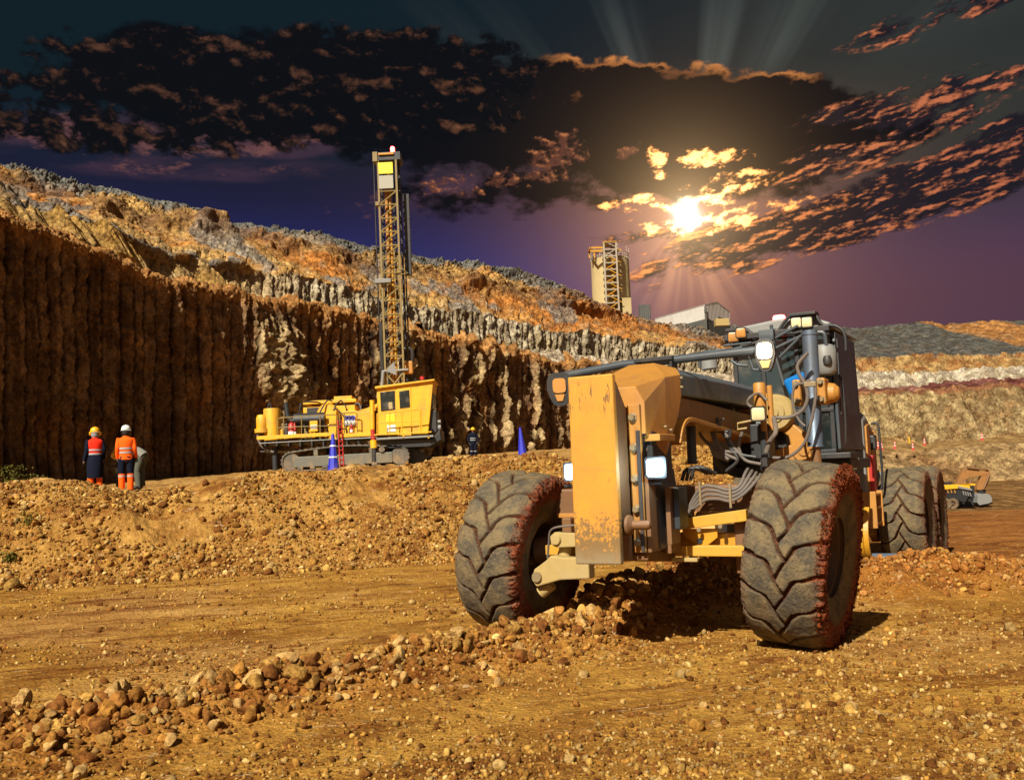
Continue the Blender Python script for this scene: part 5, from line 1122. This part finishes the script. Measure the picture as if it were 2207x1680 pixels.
CL = [(1893, 966, 'red cone nearest the cab, leftmost of the row on the bench', 202), (1901, 969, 'second red cone from the cab, on the bench edge', 201), (1929, 966, 'third red cone from the left on the bench below the striped wall', 202), (1968, 969, 'red cone at the bench rim above the dark hollow', 201),
      (1993, 959, 'red cone set further back on the bench, right of the rim cones', 206), (2117, 948, 'lone red cone far to the right on the bench', 208)]
for px_, py_, lb, yy in CL: cone('traffic_cone', putz(px_, py_, yy-1, -.1), 1.75, CONE, lb, 'cone', 'red cones on the far bench', 2)
m = MB(); m.box(-.12, .12, -.12, .12, 0, 1.4); m.box(-.2, .2, -.2, .2, 0, .12); o = m.build('marker_post', YELF, None, bevel=.02); o.location = putz(1960, 955, 210); tag(o, 'short yellow marker post at the foot of the far wall', 'post')

# ---------------------------------------------------------------- people
def skin(name, pts, edges, mat, parent, sub=2, root=0):
    me = bpy.data.meshes.new(name); me.from_pydata([p[:3] for p in pts], edges, []); o = bpy.data.objects.new(name, me); COL.objects.link(o); o.parent = parent; me.materials.append(mat)
    o.modifiers.new('skin', 'SKIN'); sv = me.skin_vertices[0].data
    for i, p in enumerate(pts): r = p[3]; sv[i].radius = (r, r) if not isinstance(r, tuple) else r; sv[i].use_root = (i == root)
    s_ = o.modifiers.new('sub', 'SUBSURF'); s_.levels = sub; s_.render_levels = sub
    dg = bpy.context.evaluated_depsgraph_get(); me2 = bpy.data.meshes.new_from_object(o.evaluated_get(dg)); o.modifiers.clear(); o.data = me2; me2.shade_smooth()
    if not me2.materials: me2.materials.append(mat)
    return o
def chain(*ids): return list(zip(ids[:-1], ids[1:]))
def person(name_, label, loc, rz, J, top, legs, lower=None, helmet=HELY, hair=None, muffs=False, sleeves=None, skirt=False, bands=True, glove=None, scale=1.):
    """J: joints by name. One skinned body, clothing as slightly larger skins of the same joints. Faces -y."""
    o = thing(name_, label, 'person', loc, rz); o.scale = (scale,)*3
    K = dict(pel=(0, 0, .95), wai=(0, 0, 1.08), che=(0, 0, 1.32), nec=(0, .0, 1.50), hb=(0, -.01, 1.57), hm=(0, -.02, 1.65), ht=(0, -.015, 1.735), no=(0, -.115, 1.635),
             sl=(.175, 0, 1.44), sr=(-.175, 0, 1.44), el=(.215, .03, 1.17), er=(-.215, .03, 1.17), wl=(.215, -.07, .93), wr=(-.215, -.07, .93), hl=(.21, -.09, .85), hr=(-.21, -.09, .85),
             pl=(.10, 0, .90), pr=(-.10, 0, .90), kl=(.11, -.02, .50), kr=(-.11, -.02, .50), al=(.11, .02, .09), ar=(-.11, .02, .09), tl=(.12, -.15, .03), tr=(-.12, -.15, .03)); K.update(J)
    R0 = dict(pel=(.13, .10), wai=(.115, .085), che=(.15, .10), nec=.055, hb=(.065, .075), hm=(.078, .095), ht=(.06, .07), no=.014, sl=.06, sr=.06, el=.045, er=.045, wl=.03, wr=.03, hl=(.042, .02), hr=(.042, .02), pl=.09, pr=.09, kl=.06, kr=.06, al=.04, ar=.04, tl=.035, tr=.035)
    def mk(names, edges, mat, nm, grow=0., over={}, root=0):
        id_ = {n: i for i, n in enumerate(names)}; pts = []
        for n in names:
            r = over.get(n, R0[n]); r = tuple(v_+grow for v_ in r) if isinstance(r, tuple) else r+grow; pts.append((*K[n], r))
        return skin(nm, pts, [(id_[a], id_[b]) for a, b in edges], mat, o, root=root)
    E_ = [('pel', 'wai'), ('wai', 'che'), ('che', 'nec'), ('nec', 'hb'), ('hb', 'hm'), ('hm', 'ht'), ('hm', 'no'), ('che', 'sl'), ('che', 'sr'), ('sl', 'el'), ('sr', 'er'), ('el', 'wl'), ('er', 'wr'), ('wl', 'hl'), ('wr', 'hr'), ('pel', 'pl'), ('pel', 'pr'), ('pl', 'kl'), ('pr', 'kr'), ('kl', 'al'), ('kr', 'ar'), ('al', 'tl'), ('ar', 'tr')]
    body = mk(list(K), E_, SKIN, 'body')
    def V_(n): return Vector(K[n])
    def loft(nm, pts, rad, mat, n=18):
        mb = MB(); P = curve(pts, 4); rr_ = curve([(r[0], r[1], 0) for r in rad], 4); vs = []
        for i, p in enumerate(P):
            d = (P[min(i+1, len(P)-1)]-P[max(i-1, 0)]).normalized(); x_ = Vector((1, 0, 0)); x_ = (x_-d*x_.dot(d)).normalized(); y_ = d.cross(x_)
            for k in range(n):
                q_ = 2*pi*k/n; w_ = 1+.05*sin(5*q_+i*.8)*(.5+.5*sin(i*1.1)); vs.append(p+x_*cos(q_)*rr_[i].x*w_+y_*sin(q_)*rr_[i].y*w_)
        m_ = len(P); mb.add(vs, [(i*n+k, i*n+(k+1) % n, (i+1)*n+(k+1) % n, (i+1)*n+k) for i in range(m_-1) for k in range(n)]+[tuple(range(n))[::-1], tuple(range((m_-1)*n, m_*n))])
        return mb.build(nm, mat, o, smooth=True)
    up_ = (V_('che')-V_('wai')).normalized(); dn = (V_('wai')-V_('pel')).normalized()
    loft('jacket', [V_('pel')-dn*.06, V_('wai'), V_('che'), V_('che')+up_*.12, V_('nec')-up_*.01, V_('nec')+up_*.035], [(.185, .14), (.17, .13), (.205, .145), (.215, .125), (.10, .085), (.068, .068)], top)
    for a, b, c in (('sl', 'el', 'wl'), ('sr', 'er', 'wr')): loft('sleeve', [V_(a)+up_*.03-(V_(a)-V_('che'))*.1, V_(a).lerp(V_(b), .5), V_(b), V_(c)], [(.075, .075), (.068, .068), (.058, .058), (.042, .042)], sleeves or top, 12)
    if skirt: loft('coat', [V_('wai')+Vector((0, 0, -.02)), V_('pel')+Vector((0, 0, -.05)), Vector((0, 0, .68)), Vector((0, 0, .44))], [(.172, .132), (.205, .165), (.215, .18), (.20, .17)], legs)
    loft('trousers', [V_('pel')+dn*.05, V_('pel'), Vector((K['pl'][0]*0, K['pl'][1], .84))], [(.165, .125), (.178, .135), (.165, .125)], legs)
    for a, b, c in (('pl', 'kl', 'al'), ('pr', 'kr', 'ar')):
        kn = V_(b); an = V_(c); loft('trouser_leg', [V_(a)+Vector((0, 0, .02)), V_(a).lerp(kn, .5), kn], [(.105, .11), (.095, .10), (.082, .085)], legs, 14); loft('lower_leg', [kn+Vector((0, 0, .01)), kn.lerp(an, .5), an], [(.084, .088), (.080, .085), (.072, .078)], lower or legs, 14)
    for a, b in (('al', 'tl'), ('ar', 'tr')): mk([a, b], [(a, b)], BOOT, 'boot', .025)
    for a, b in (('wl', 'hl'), ('wr', 'hr')):
        w_, h_ = Vector(K[a]), Vector(K[b]); d = (h_-w_).normalized(); mt = glove or SKIN
        if glove: mk([a, b], [(a, b)], glove, 'glove', .012)
        sd_ = d.cross(Vector((0, 1, 0)) if abs(d.y) < .9 else Vector((1, 0, 0))).normalized(); nn = d.cross(sd_)
        m = MB()
        for k, (of, ln) in enumerate(((-.03, .065), (-.01, .078), (.01, .074), (.028, .058))): m.tube([h_+sd_*of, h_+sd_*of+d*ln*.5+nn*.008, h_+sd_*of+d*ln+nn*.025], [.010, .009, .007], 6)
        m.tube([h_-sd_*.035-d*.03, h_-sd_*.055+d*.01, h_-sd_*.055+d*.04], [.012, .010, .008], 6); m.build('hand', mt, body, smooth=True)
    hm_ = Vector(K['hm']); ht_ = Vector(K['ht']); ax = (ht_-Vector(K['hb'])).normalized(); Mx = Matrix.Translation(hm_+ax*.015) @ ax.to_track_quat('Z', 'Y').to_matrix().to_4x4()
    m = MB(); m.lathe([(.145, .0), (.118, .012), (.122, .02), (.118, .07), (.098, .115), (.06, .145), (.0, .155)], n=24, M=Mx); m.tube([Mx @ Vector((0, y_, z_)) for y_, z_ in ((-.12, .05), (-.08, .125), (0, .158), (.08, .125), (.12, .05))], .012, 6)
    m.box(-.07, .07, -.20, -.12, .0, .014, Mx); m.build('helmet', helmet, o, smooth=True)
    if hair: m = MB(); m.lathe([(.03, -.17), (.085, -.13), (.108, -.06), (.112, .01), (.10, .02)], n=18, M=Mx @ Matrix.Translation((0, .018, 0))); m.build('hair', hair, body, smooth=True)
    for sx in (-1, 1):
        m = MB(); e_ = Mx @ Vector((.038*sx, -.098, -.0)); m.lathe([(0, .012), (.010, .008), (.012, 0), (0, -.01)], e_, n=8); m.build('eye', BLK, body)
        if muffs: m = MB(); m.lathe([(0, -.03), (.045, -.03), (.055, -.01), (.05, .02), (0, .02)], Mx @ Vector((.125*sx, 0, -.03)), 'x', 16); m.build('ear_muff', HELY, o, smooth=True)
    if bands:
        for z_, n1_, n2_ in bands:
            a, b = Vector(K[n1_]), Vector(K[n2_]); c_ = a+(b-a)*z_; r1 = R0[n1_]; r2 = R0[n2_]; fk = dict(wai=(.148, .108), che=(.182, .122), kl=(.062, .062), al=(.048, .052), kr=(.062, .062), ar=(.048, .052)); r1 = fk[n1_]; r2 = fk[n2_]; rx = (r1[0] if isinstance(r1, tuple) else r1)*(1-z_)+(r2[0] if isinstance(r2, tuple) else r2)*z_; ry = (r1[1] if isinstance(r1, tuple) else r1)*(1-z_)+(r2[1] if isinstance(r2, tuple) else r2)*z_
            g_ = .030; m = MB(); vs = []
            for hh_ in (-.022, .022):
                for k in range(20): vs.append(c_+Vector(((rx+g_)*cos(2*pi*k/20), (ry+g_)*sin(2*pi*k/20), hh_)))
            m.add(vs, [(k, (k+1) % 20, 20+(k+1) % 20, 20+k) for k in range(20)]); m.build('reflective_band', SILVER, o, smooth=True)
    return o
BND = [(.0, 'wai', 'che'), (.45, 'wai', 'che'), (.12, 'kl', 'al'), (.12, 'kr', 'ar')]
pA = at(205, 1048, 26.6); person('person', 'worker in yellow helmet, red vest over black sleeves and long dark skirt', (pA[0], pA[1], pA[2]-.20), pi+.5, dict(wl=(.28, .0, .90), hl=(.28, -.02, .82)), REV, NAVY, ORV, HELY, HAIRG, True, NAVY, True, BND, BOOT)
pB = at(272, 1062, 26.2); person('person', 'worker in white helmet and orange hi-vis jacket standing beside the bending worker', (pB[0], pB[1], pB[2]+.0), pi+.35, dict(wr=(-.25, -.10, .95), hr=(-.24, -.13, .87)), ORV, NAVY, ORV, HELW, HAIRB, False, ORV, False, BND, BOOT)
pC = at(300, 1056, 27.2)
bend = dict(wai=(0, -.06, 1.05), che=(0, -.36, 1.10), nec=(0, -.54, 1.06), hb=(0, -.60, 1.03), hm=(0, -.67, 1.0), ht=(0, -.75, .97), no=(0, -.70, .90), sl=(.17, -.42, 1.08), sr=(-.17, -.42, 1.08), el=(.2, -.5, .82), er=(-.2, -.5, .82), wl=(.12, -.62, .62), wr=(-.12, -.62, .62), hl=(.10, -.64, .54), hr=(-.10, -.64, .54), pel=(0, .08, .95), pl=(.1, .08, .88), pr=(-.1, .08, .88))
person('person', 'stooping worker in yellow helmet and grey clothes with lime gloves', (pC[0]+.02, pC[1], pC[2]+.02), -pi/2-.15, bend, GREYF, OLIVE, OLIVE, HELY, None, True, GREYF, False, None, LIME)
m = MB(); m.tube([(0, 0, .0), (0, 0, .85)], .035, 10); m.box(-.08, .08, -.05, .05, -.05, .12); m.tube([(-.16, 0, .72), (.16, 0, .74)], .022, 8); o = m.build('hand_drill', BOOT, None, bevel=.006); o.location = (pC[0]-.56, pC[1]-.12, pC[2]-.03); tag(o, 'slim dark hand tool held upright by the stooping worker', 'tool')
pD = at(1021, 985, 56); person('person', 'distant worker in dark clothes and yellow helmet at the foot of the wall', (pD[0], pD[1], pD[2]-.10), .3, dict(el=(.30, .0, 1.18), er=(-.30, .0, 1.18), wl=(.26, -.05, .95), wr=(-.26, -.05, .95)), NAVY, NAVY, NAVY, HELY, None, False, NAVY, False, BND, BOOT)

# ---------------------------------------------------------------- silo, shed, far machines
SB = at(1318, 680, 172.); k_ = 172/PF
SI = thing('silo', 'pale concrete silo on the hilltop with a steel stair tower on its front', 'silo', SB)
Rr = 42*k_; zt_ = at(1310, 562, 172)[2]-SB[2]
m = MB(); m.lathe([(Rr*1.03, -4), (Rr*1.0, 0), (Rr*.985, zt_), (Rr*.99, zt_), (Rr*.9, zt_+.3), (0, zt_+.8)], (.15, 0, 0), n=64); m.build('silo_wall', CONC, SI, smooth=True)
m = MB()
for z_ in (.5, 1.0): m.lathe([(Rr, zt_+z_-.03), (Rr+.06, zt_+z_-.03), (Rr+.06, zt_+z_+.04), (Rr, zt_+z_+.04)], (.15, 0, 0), n=48)
for k in range(40): a = 2*pi*k/40; m.box(.15+Rr*cos(a)-.04, .15+Rr*cos(a)+.04, Rr*sin(a)-.04, Rr*sin(a)+.04, zt_, zt_+1.05)
for k in range(0, 40, 6): a = 2*pi*k/40; m.box(.15+Rr*cos(a)-.05, .15+Rr*cos(a)+.05, Rr*sin(a)-.05, Rr*sin(a)+.05, zt_, zt_+2.2)
m.build('rim_railing', STEELY, SI)
tx0, tx1 = -17*k_, 9*k_; ty0, ty1 = -Rr-2.2, -Rr*.75; ztw = at(1310, 522, 166)[2]-SB[2]
m = MB()
for x_ in (tx0, tx1):
    for y_ in (ty0, ty1): m.box(x_-.14, x_+.14, y_-.14, y_+.14, -3, ztw)
m.build('tower_post', STEELY, SI)
nf = 11
for i in range(nf+1):
    z_ = -1+(ztw+1)*i/nf; m = MB(); m.box(tx0, tx1, ty0-.1, ty0+.1, z_-.1, z_+.1); m.box(tx0, tx1, ty1-.1, ty1+.1, z_-.1, z_+.1)
    m.box(tx0-.1, tx0+.1, ty0, ty1, z_-.1, z_+.1); m.box(tx1-.1, tx1+.1, ty0, ty1, z_-.1, z_+.1)
    if i < nf-2: m.box(tx0+.1, tx1-.1, ty0+.4, ty1, z_-.05, z_+.05)
    m.build('tower_floor', STEELY, SI)
    if i < nf:
        z2 = -1+(ztw+1)*(i+1)/nf; m = MB(); s_ = 1 if i % 2 else -1; m.tube([(tx0*s_, ty0+.0, z_), (tx1*s_, ty0+.0, z2)], .09, 6); m.tube([(tx1*s_*.9, (ty0+ty1)/2-.4, z_), (tx0*s_*.9, (ty0+ty1)/2-.4, z2)], .16, 4); m.tube([(tx1*s_*.9, (ty0+ty1)/2+.4, z_), (tx0*s_*.9, (ty0+ty1)/2+.4, z2)], .16, 4)
        m.tube([(tx1, ty0, z_), (tx1, ty1, z2)], .08, 6); m.build('stair_flight', YEL if i < nf-2 else STEELY, SI)
m = MB(); za = ztw-1.9
for x_ in (tx0-2.3, tx0-1.4): m.box(x_-.12, x_+.12, ty1-.2, ty1+.1, zt_, za+1.2)
m.box(tx0-2.5, tx1+1.2, ty1-.3, ty1+.2, za+1.0, za+1.35); m.box(tx0-2.3, tx0+.1, ty0+.1, ty0+.4, za+1.0, za+1.3)
m.box(tx0-2.5, tx0-2.2, ty0+.1, ty1, za+1.0, za+1.3); m.box(tx0-.1, tx1+.1, ty0-.1, ty1+.1, ztw-.05, ztw+.25); m.build('hoist_frame', YEL, SI)
m = MB(); m.box(18*k_, 37*k_, -Rr-1.5, -1, -4, at(1340, 648, 170)[2]-SB[2]); m.build('plant_room', CONC, SI, bevel=.05)
o = rbx = MB(); c0 = at(1389, 672, 165); m = MB(); m.box(-.9, .9, -.9, .9, -2.5, 1.1)
for i in range(6): m.box(-.9+i*.34-.05, -.9+i*.34+.05, -.97, -.89, -2.4, 1.2)
o = m.build('water_tank', CLADD, None, bevel=.03); o.location = c0; tag(o, 'small dark ribbed tank on the ridge beside the silo', 'tank')
# shed
p0, p1 = at(1412, 687, 173), at(1520, 668, 160); p2 = at(1572, 668, 168)
def top_of(px, py, Y): return at(px, py, Y)[2]
SH_ = thing('shed', 'long grey corrugated shed with a dark base on the gravel rise', 'shed', p1)
e = np.array(p1); A0 = np.array([p0[0], p0[1]])-e[:2]; A2 = np.array([p2[0], p2[1]])-e[:2]
zt1 = top_of(1520, 657, 160)-e[2]; zmid = top_of(1545, 655, 165)-e[2]; zt2 = top_of(1573, 665, 168)-e[2]; zb_ = top_of(1520, 696, 160)-e[2]; zs_ = top_of(1520, 687, 160)-e[2]
Am = A2*.5; zmid = max(zt1, zt2)+.55; zt2 = zt1-.05
def ribbed(a, b, z0, z1a, z1b, n, amp=.10):
    m = MB(); a = np.array(a); b = np.array(b); d = b-a; nn_ = np.array([-d[1], d[0]])/np.linalg.norm(d); vs = []
    for i in range(n+1):
        t_ = i/n; o_ = nn_*amp*(1 if (i//1) % 2 else 0); p = a+d*t_+o_; vs += [(*p, z0), (*p, z1a+(z1b-z1a)*t_)]
    m.add(vs, [(2*i, 2*i+2, 2*i+3, 2*i+1) for i in range(n)]); return m
ribbed(A0, (0, 0), zs_, zt1, zt1, 110).build('long_wall', CLAD, SH_)
ribbed((0, 0), Am, zs_, zt1, zmid, 18).build('end_wall', CLAD, SH_); ribbed(Am, A2, zs_+.9, zmid, zt2, 18).build('end_wall', CLAD, SH_)
def base_wall(a, b, z0, z1):
    m = MB(); m.add([(*a, z0), (*b, z0), (*b, z1), (*a, z1)], [(0, 1, 2, 3)]); return m
m = base_wall(A0, (0, 0), zb_-3, zs_); m.build('base_wall', CLADD, SH_); base_wall((0, 0), A2, zb_-3, zs_).build('base_wall', CLADD, SH_); base_wall(Am*1.02+A0*.01, A2*.98+A0*.01, zs_-.2, zs_+1.2).build('doorway', BLK, SH_)
m = MB(); m.add([(*A0, zt1), (0, 0, zt1), (*Am, zmid), (*(A0+Am), zmid), (*A2, zt2), (*(A0+A2), zt2)], [(0, 1, 2, 3), (3, 2, 4, 5)]); ro = m.build('roof', CLAD, SH_); so_ = ro.modifiers.new('solid', 'SOLIDIFY'); so_.thickness = .12; so_.offset = 1
m = MB(); m.add([(*(A0+A2), zb_-3), (*A2, zb_-3), (*A2, zt2), (*(A0+A2), zt2), (*A0, zb_-3), (*A0, zt1)], [(0, 1, 2, 3), (4, 0, 3, 5)]); m.build('back_wall', CLAD, SH_)
m = MB(); m.box(-.12, .12, -.12, .12, zb_-2, zt1-.2); m.box(-.2, .2, -.3, -.05, zt1-1.2, zt1-.8); m.build('downpipe', CLADD, SH_)
m = MB(); p = at(1555, 691, 158); m.box(-1.1, 1.1, -.8, .8, -.9, .28); o = m.build('container', DUST, None, bevel=.05); o.location = p; tag(o, 'low tan block lying in front of the shed doorway', 'block')

# articulated truck and excavator on the lower floor
TY = 142.; TB = at(2035, 1092, TY); kt = TY/PF
DKB = paint('truck_black', (.012, .012, .013), (.04, .028, .02), .3, .6)
OCH = paint('weathered_ochre', (.30, .13, .03), (.12, .07, .04), .6, .6, scale=.5)
TK = thing('dump_truck', 'yellow dump truck with a ribbed tray parked on the lower floor', 'truck', TB)
def T_(px, py, dy=0.): p = at(px, py, TY+dy)-TB; return Vector(p)
def tpr(name, pts, d0, d1, mat, parent=None, bevel=.03): m = MB(); m.prism([tuple(T_(x, y).xz) for x, y in pts], d0, d1, 'y'); return m.build(name, mat, parent or TK, bevel=bevel)
tpr('tray', [(2008, 1046), (2060, 1045), (2064, 1050), (2095, 1058), (2080, 1082), (2040, 1072), (2008, 1066)], 0, 3.2, DKB)
tpr('tray_rim', [(2006, 1046), (2062, 1043), (2064, 1052), (2010, 1056), (2006, 1054)], -.25, .15, YELF); tpr('tray_side', [(2063, 1044), (2092, 1045), (2094, 1056), (2064, 1049)], .3, .6, YELF); tpr('tray_edge', [(2062, 1046), (2094, 1053), (2094, 1057), (2066, 1052)], -.2, .3, GREY)
for i in range(7): tpr('tray_rib', [(2010+i*7.5, 1055), (2012+i*7.5, 1055), (2014+i*7.5, 1062), (2012+i*7.5, 1062)], -.2, .1, ORA, bevel=0)
for i in range(4): tpr('side_rib', [(2074+i*5, 1057+i*1.2), (2076+i*5, 1057+i*1.2), (2078+i*5, 1066+i), (2076+i*5, 1066+i)], -.1, .2, GREY, bevel=0)
tpr('truck_chassis', [(2010, 1066), (2088, 1070), (2094, 1062), (2098, 1062), (2100, 1078), (2060, 1086), (2008, 1086)], .4, 2.8, DKB)
tpr('engine_bay', [(2093, 1042), (2101, 1042), (2102, 1072), (2094, 1075)], .2, 2.8, DKB); tpr('truck_hood', [(2092, 1041), (2103, 1042), (2103, 1046), (2093, 1046)], .1, 2.9, YELF)
tw = tyre_mesh('tyre_truck', R=.80, w=.62, rim=.40, mud=(.1, .1), N=24, seed=5)
for px_, d_ in ((2040, .3), (2054, .0)):
    p = T_(px_, 1085, d_); add_wheel(TK, tw, p, 0, radians(62), 1, rimr=.38, w=.6)
tpr('tray_load', [(2015, 1046), (2055, 1044), (2050, 1040), (2022, 1041)], .5, 2.6, DKB)
EX = thing('excavator', 'weathered ochre excavator with bent boom and steel bucket behind the dump truck', 'excavator', at(2080, 1088, 147)); TYE = 147.; EB = at(2080, 1088, 147)
def E_(px, py): return Vector(at(px, py, TYE)-EB)
def epr(name, pts, d0, d1, mat, bevel=.03): m = MB(); m.prism([tuple(E_(x, y).xz) for x, y in pts], d0, d1, 'y'); return m.build(name, mat, EX, bevel=bevel)
def X4(pts): return [((3650+x/4.8)/1.856, (1750+y/4.8)/1.856) for x, y in pts]
epr('boom', X4([(820, 920), (960, 600), (1000, 565), (1060, 570), (1320, 640), (1400, 640), (1410, 700), (1300, 730), (1180, 745), (1060, 765), (1000, 800), (920, 930)]), -.45, .45, OCH)
epr('stick', X4([(1400, 600), (1470, 640), (1475, 740), (1400, 960), (1395, 1000), (1220, 1000), (1225, 960), (1290, 760), (1330, 700), (1370, 640)]), -.4, .4, OCH)
epr('bucket', X4([(1220, 1060), (1280, 1075), (1380, 1070), (1440, 1110), (1465, 1180), (1455, 1230), (1400, 1255), (1220, 1290), (1180, 1240), (1190, 1120)]), -1.1, 1.1, GREY)
epr('bucket_link', X4([(1230, 1000), (1400, 1000), (1390, 1060), (1330, 1090), (1260, 1050)]), -.3, .3, DKB)
for a, b, r_, nm_ in (((940, 930), (985, 830), .35, 'boom_cylinder'), ((1060, 920), (1110, 770), .16, 'boom_rod'), ((1020, 575), (1240, 600), .22, 'stick_cylinder'), ((1240, 600), (1420, 615), .13, 'stick_rod'), ((1440, 720), (1330, 990), .2, 'bucket_cylinder')):
    a, b = X4([a, b]); m = MB(); pa, pb = E_(*a), E_(*b); off = Vector((0, -.55, 0)); m.tube([pa+off, pb+off], r_*.8, 10); m.build(nm_, BRN, EX, smooth=True)
epr('house', X4([(630, 900), (640, 850), (790, 850), (800, 910), (1110, 900), (1120, 1000), (600, 1000)]), .5, 2.8, DKB); epr('exhaust', X4([(538, 780), (556, 780), (556, 905), (538, 905)]), .9, 1.1, DKB); epr('counterweight', X4([(415, 905), (620, 905), (625, 940), (415, 940)]), .6, 2.6, DKB)
epr('crawler_track', X4([(500, 1140), (1180, 1140), (1240, 1200), (1180, 1320), (500, 1320), (440, 1240)]), .2, .9, DKB); epr('crawler_track', X4([(500, 1140), (1180, 1140), (1240, 1200), (1180, 1320), (500, 1320), (440, 1240)]), 2.4, 3.1, DKB)

# yellow pump unit glimpsed behind the grader
GB = at(1515, 975, 46.); PM = thing('pump_unit', 'small yellow pump unit on the bench glimpsed through the grader frame', 'pump', GB)
def Pm(px, py): return Vector(at(px, py, 46.)-GB)
for nm_, x0, y0_, x1, y1_, d0, d1, mt in (('skid', 1490, 978, 1580, 972, -.8, .8, YELF), ('control_cabinet', 1483, 972, 1500, 942, -.3, .5, YELF), ('engine_block', 1505, 970, 1528, 930, -.4, .6, ORA), ('pump_body', 1540, 968, 1562, 938, -.4, .5, YELF), ('fuel_tank', 1520, 935, 1545, 915, -.2, .6, ORA)):
    a, b = Pm(x0, y0_), Pm(x1, y1_); m = MB(); m.box(a.x, b.x, d0, d1, a.z, b.z); m.build(nm_, mt, PM, bevel=.05)
m = MB(); m.tube(curve([Pm(1500, 960), Pm(1506, 938), Pm(1516, 945), Pm(1530, 925), Pm(1545, 935)], 5), .06, 8); m.tube([Pm(1550, 938), Pm(1550, 915)], .16, 14); m.build('pipework', YELF, PM, smooth=True)
# little dry weeds along the left of the bank
def weed(px, py, Y, h, n, label, seed):
    r = random.Random(seed); m = MB(); p = at(px, py, Y); z = float(ground_h(p[0], p[1]))
    for i in range(n):
        a = r.uniform(0, 2*pi); q_ = Vector((r.gauss(0, h*.4), r.gauss(0, h*.3), r.uniform(.02, h))); s_ = r.uniform(.025, .05); d = Vector((cos(a), sin(a), r.uniform(-.2, .9))).normalized(); e_ = d.cross(Vector((0, 0, 1))).normalized()
        m.add([q_, q_+d*s_+e_*s_*.4, q_+d*s_*2, q_+d*s_-e_*s_*.4], [(0, 1, 2, 3)])
    for i in range(9): a = r.uniform(0, 2*pi); m.tube([(0, 0, -.05), (cos(a)*h*.3, sin(a)*h*.3, h*.8)], [.008, .003], 4)
    o = m.build('weed', LEAF, None); o.location = (p[0], p[1], z-.02); return tag(o, label, 'weed', 'weeds on the bank')
LEAF = flat('dry_leaf', (.16, .15, .03), .8)
for a in ((20, 1028, 25.5, .62, 620, 'yellow-green bush at the left edge on top of the bank', 1), (72, 1032, 25.8, .42, 380, 'small bush just right of the leftmost bush on the bank', 2), (60, 1120, 21.8, .28, 150, 'low green weed low on the left of the bank', 3), (20, 1160, 20.9, .22, 200, 'weed at the left edge low on the slope', 5)): weed(*a)
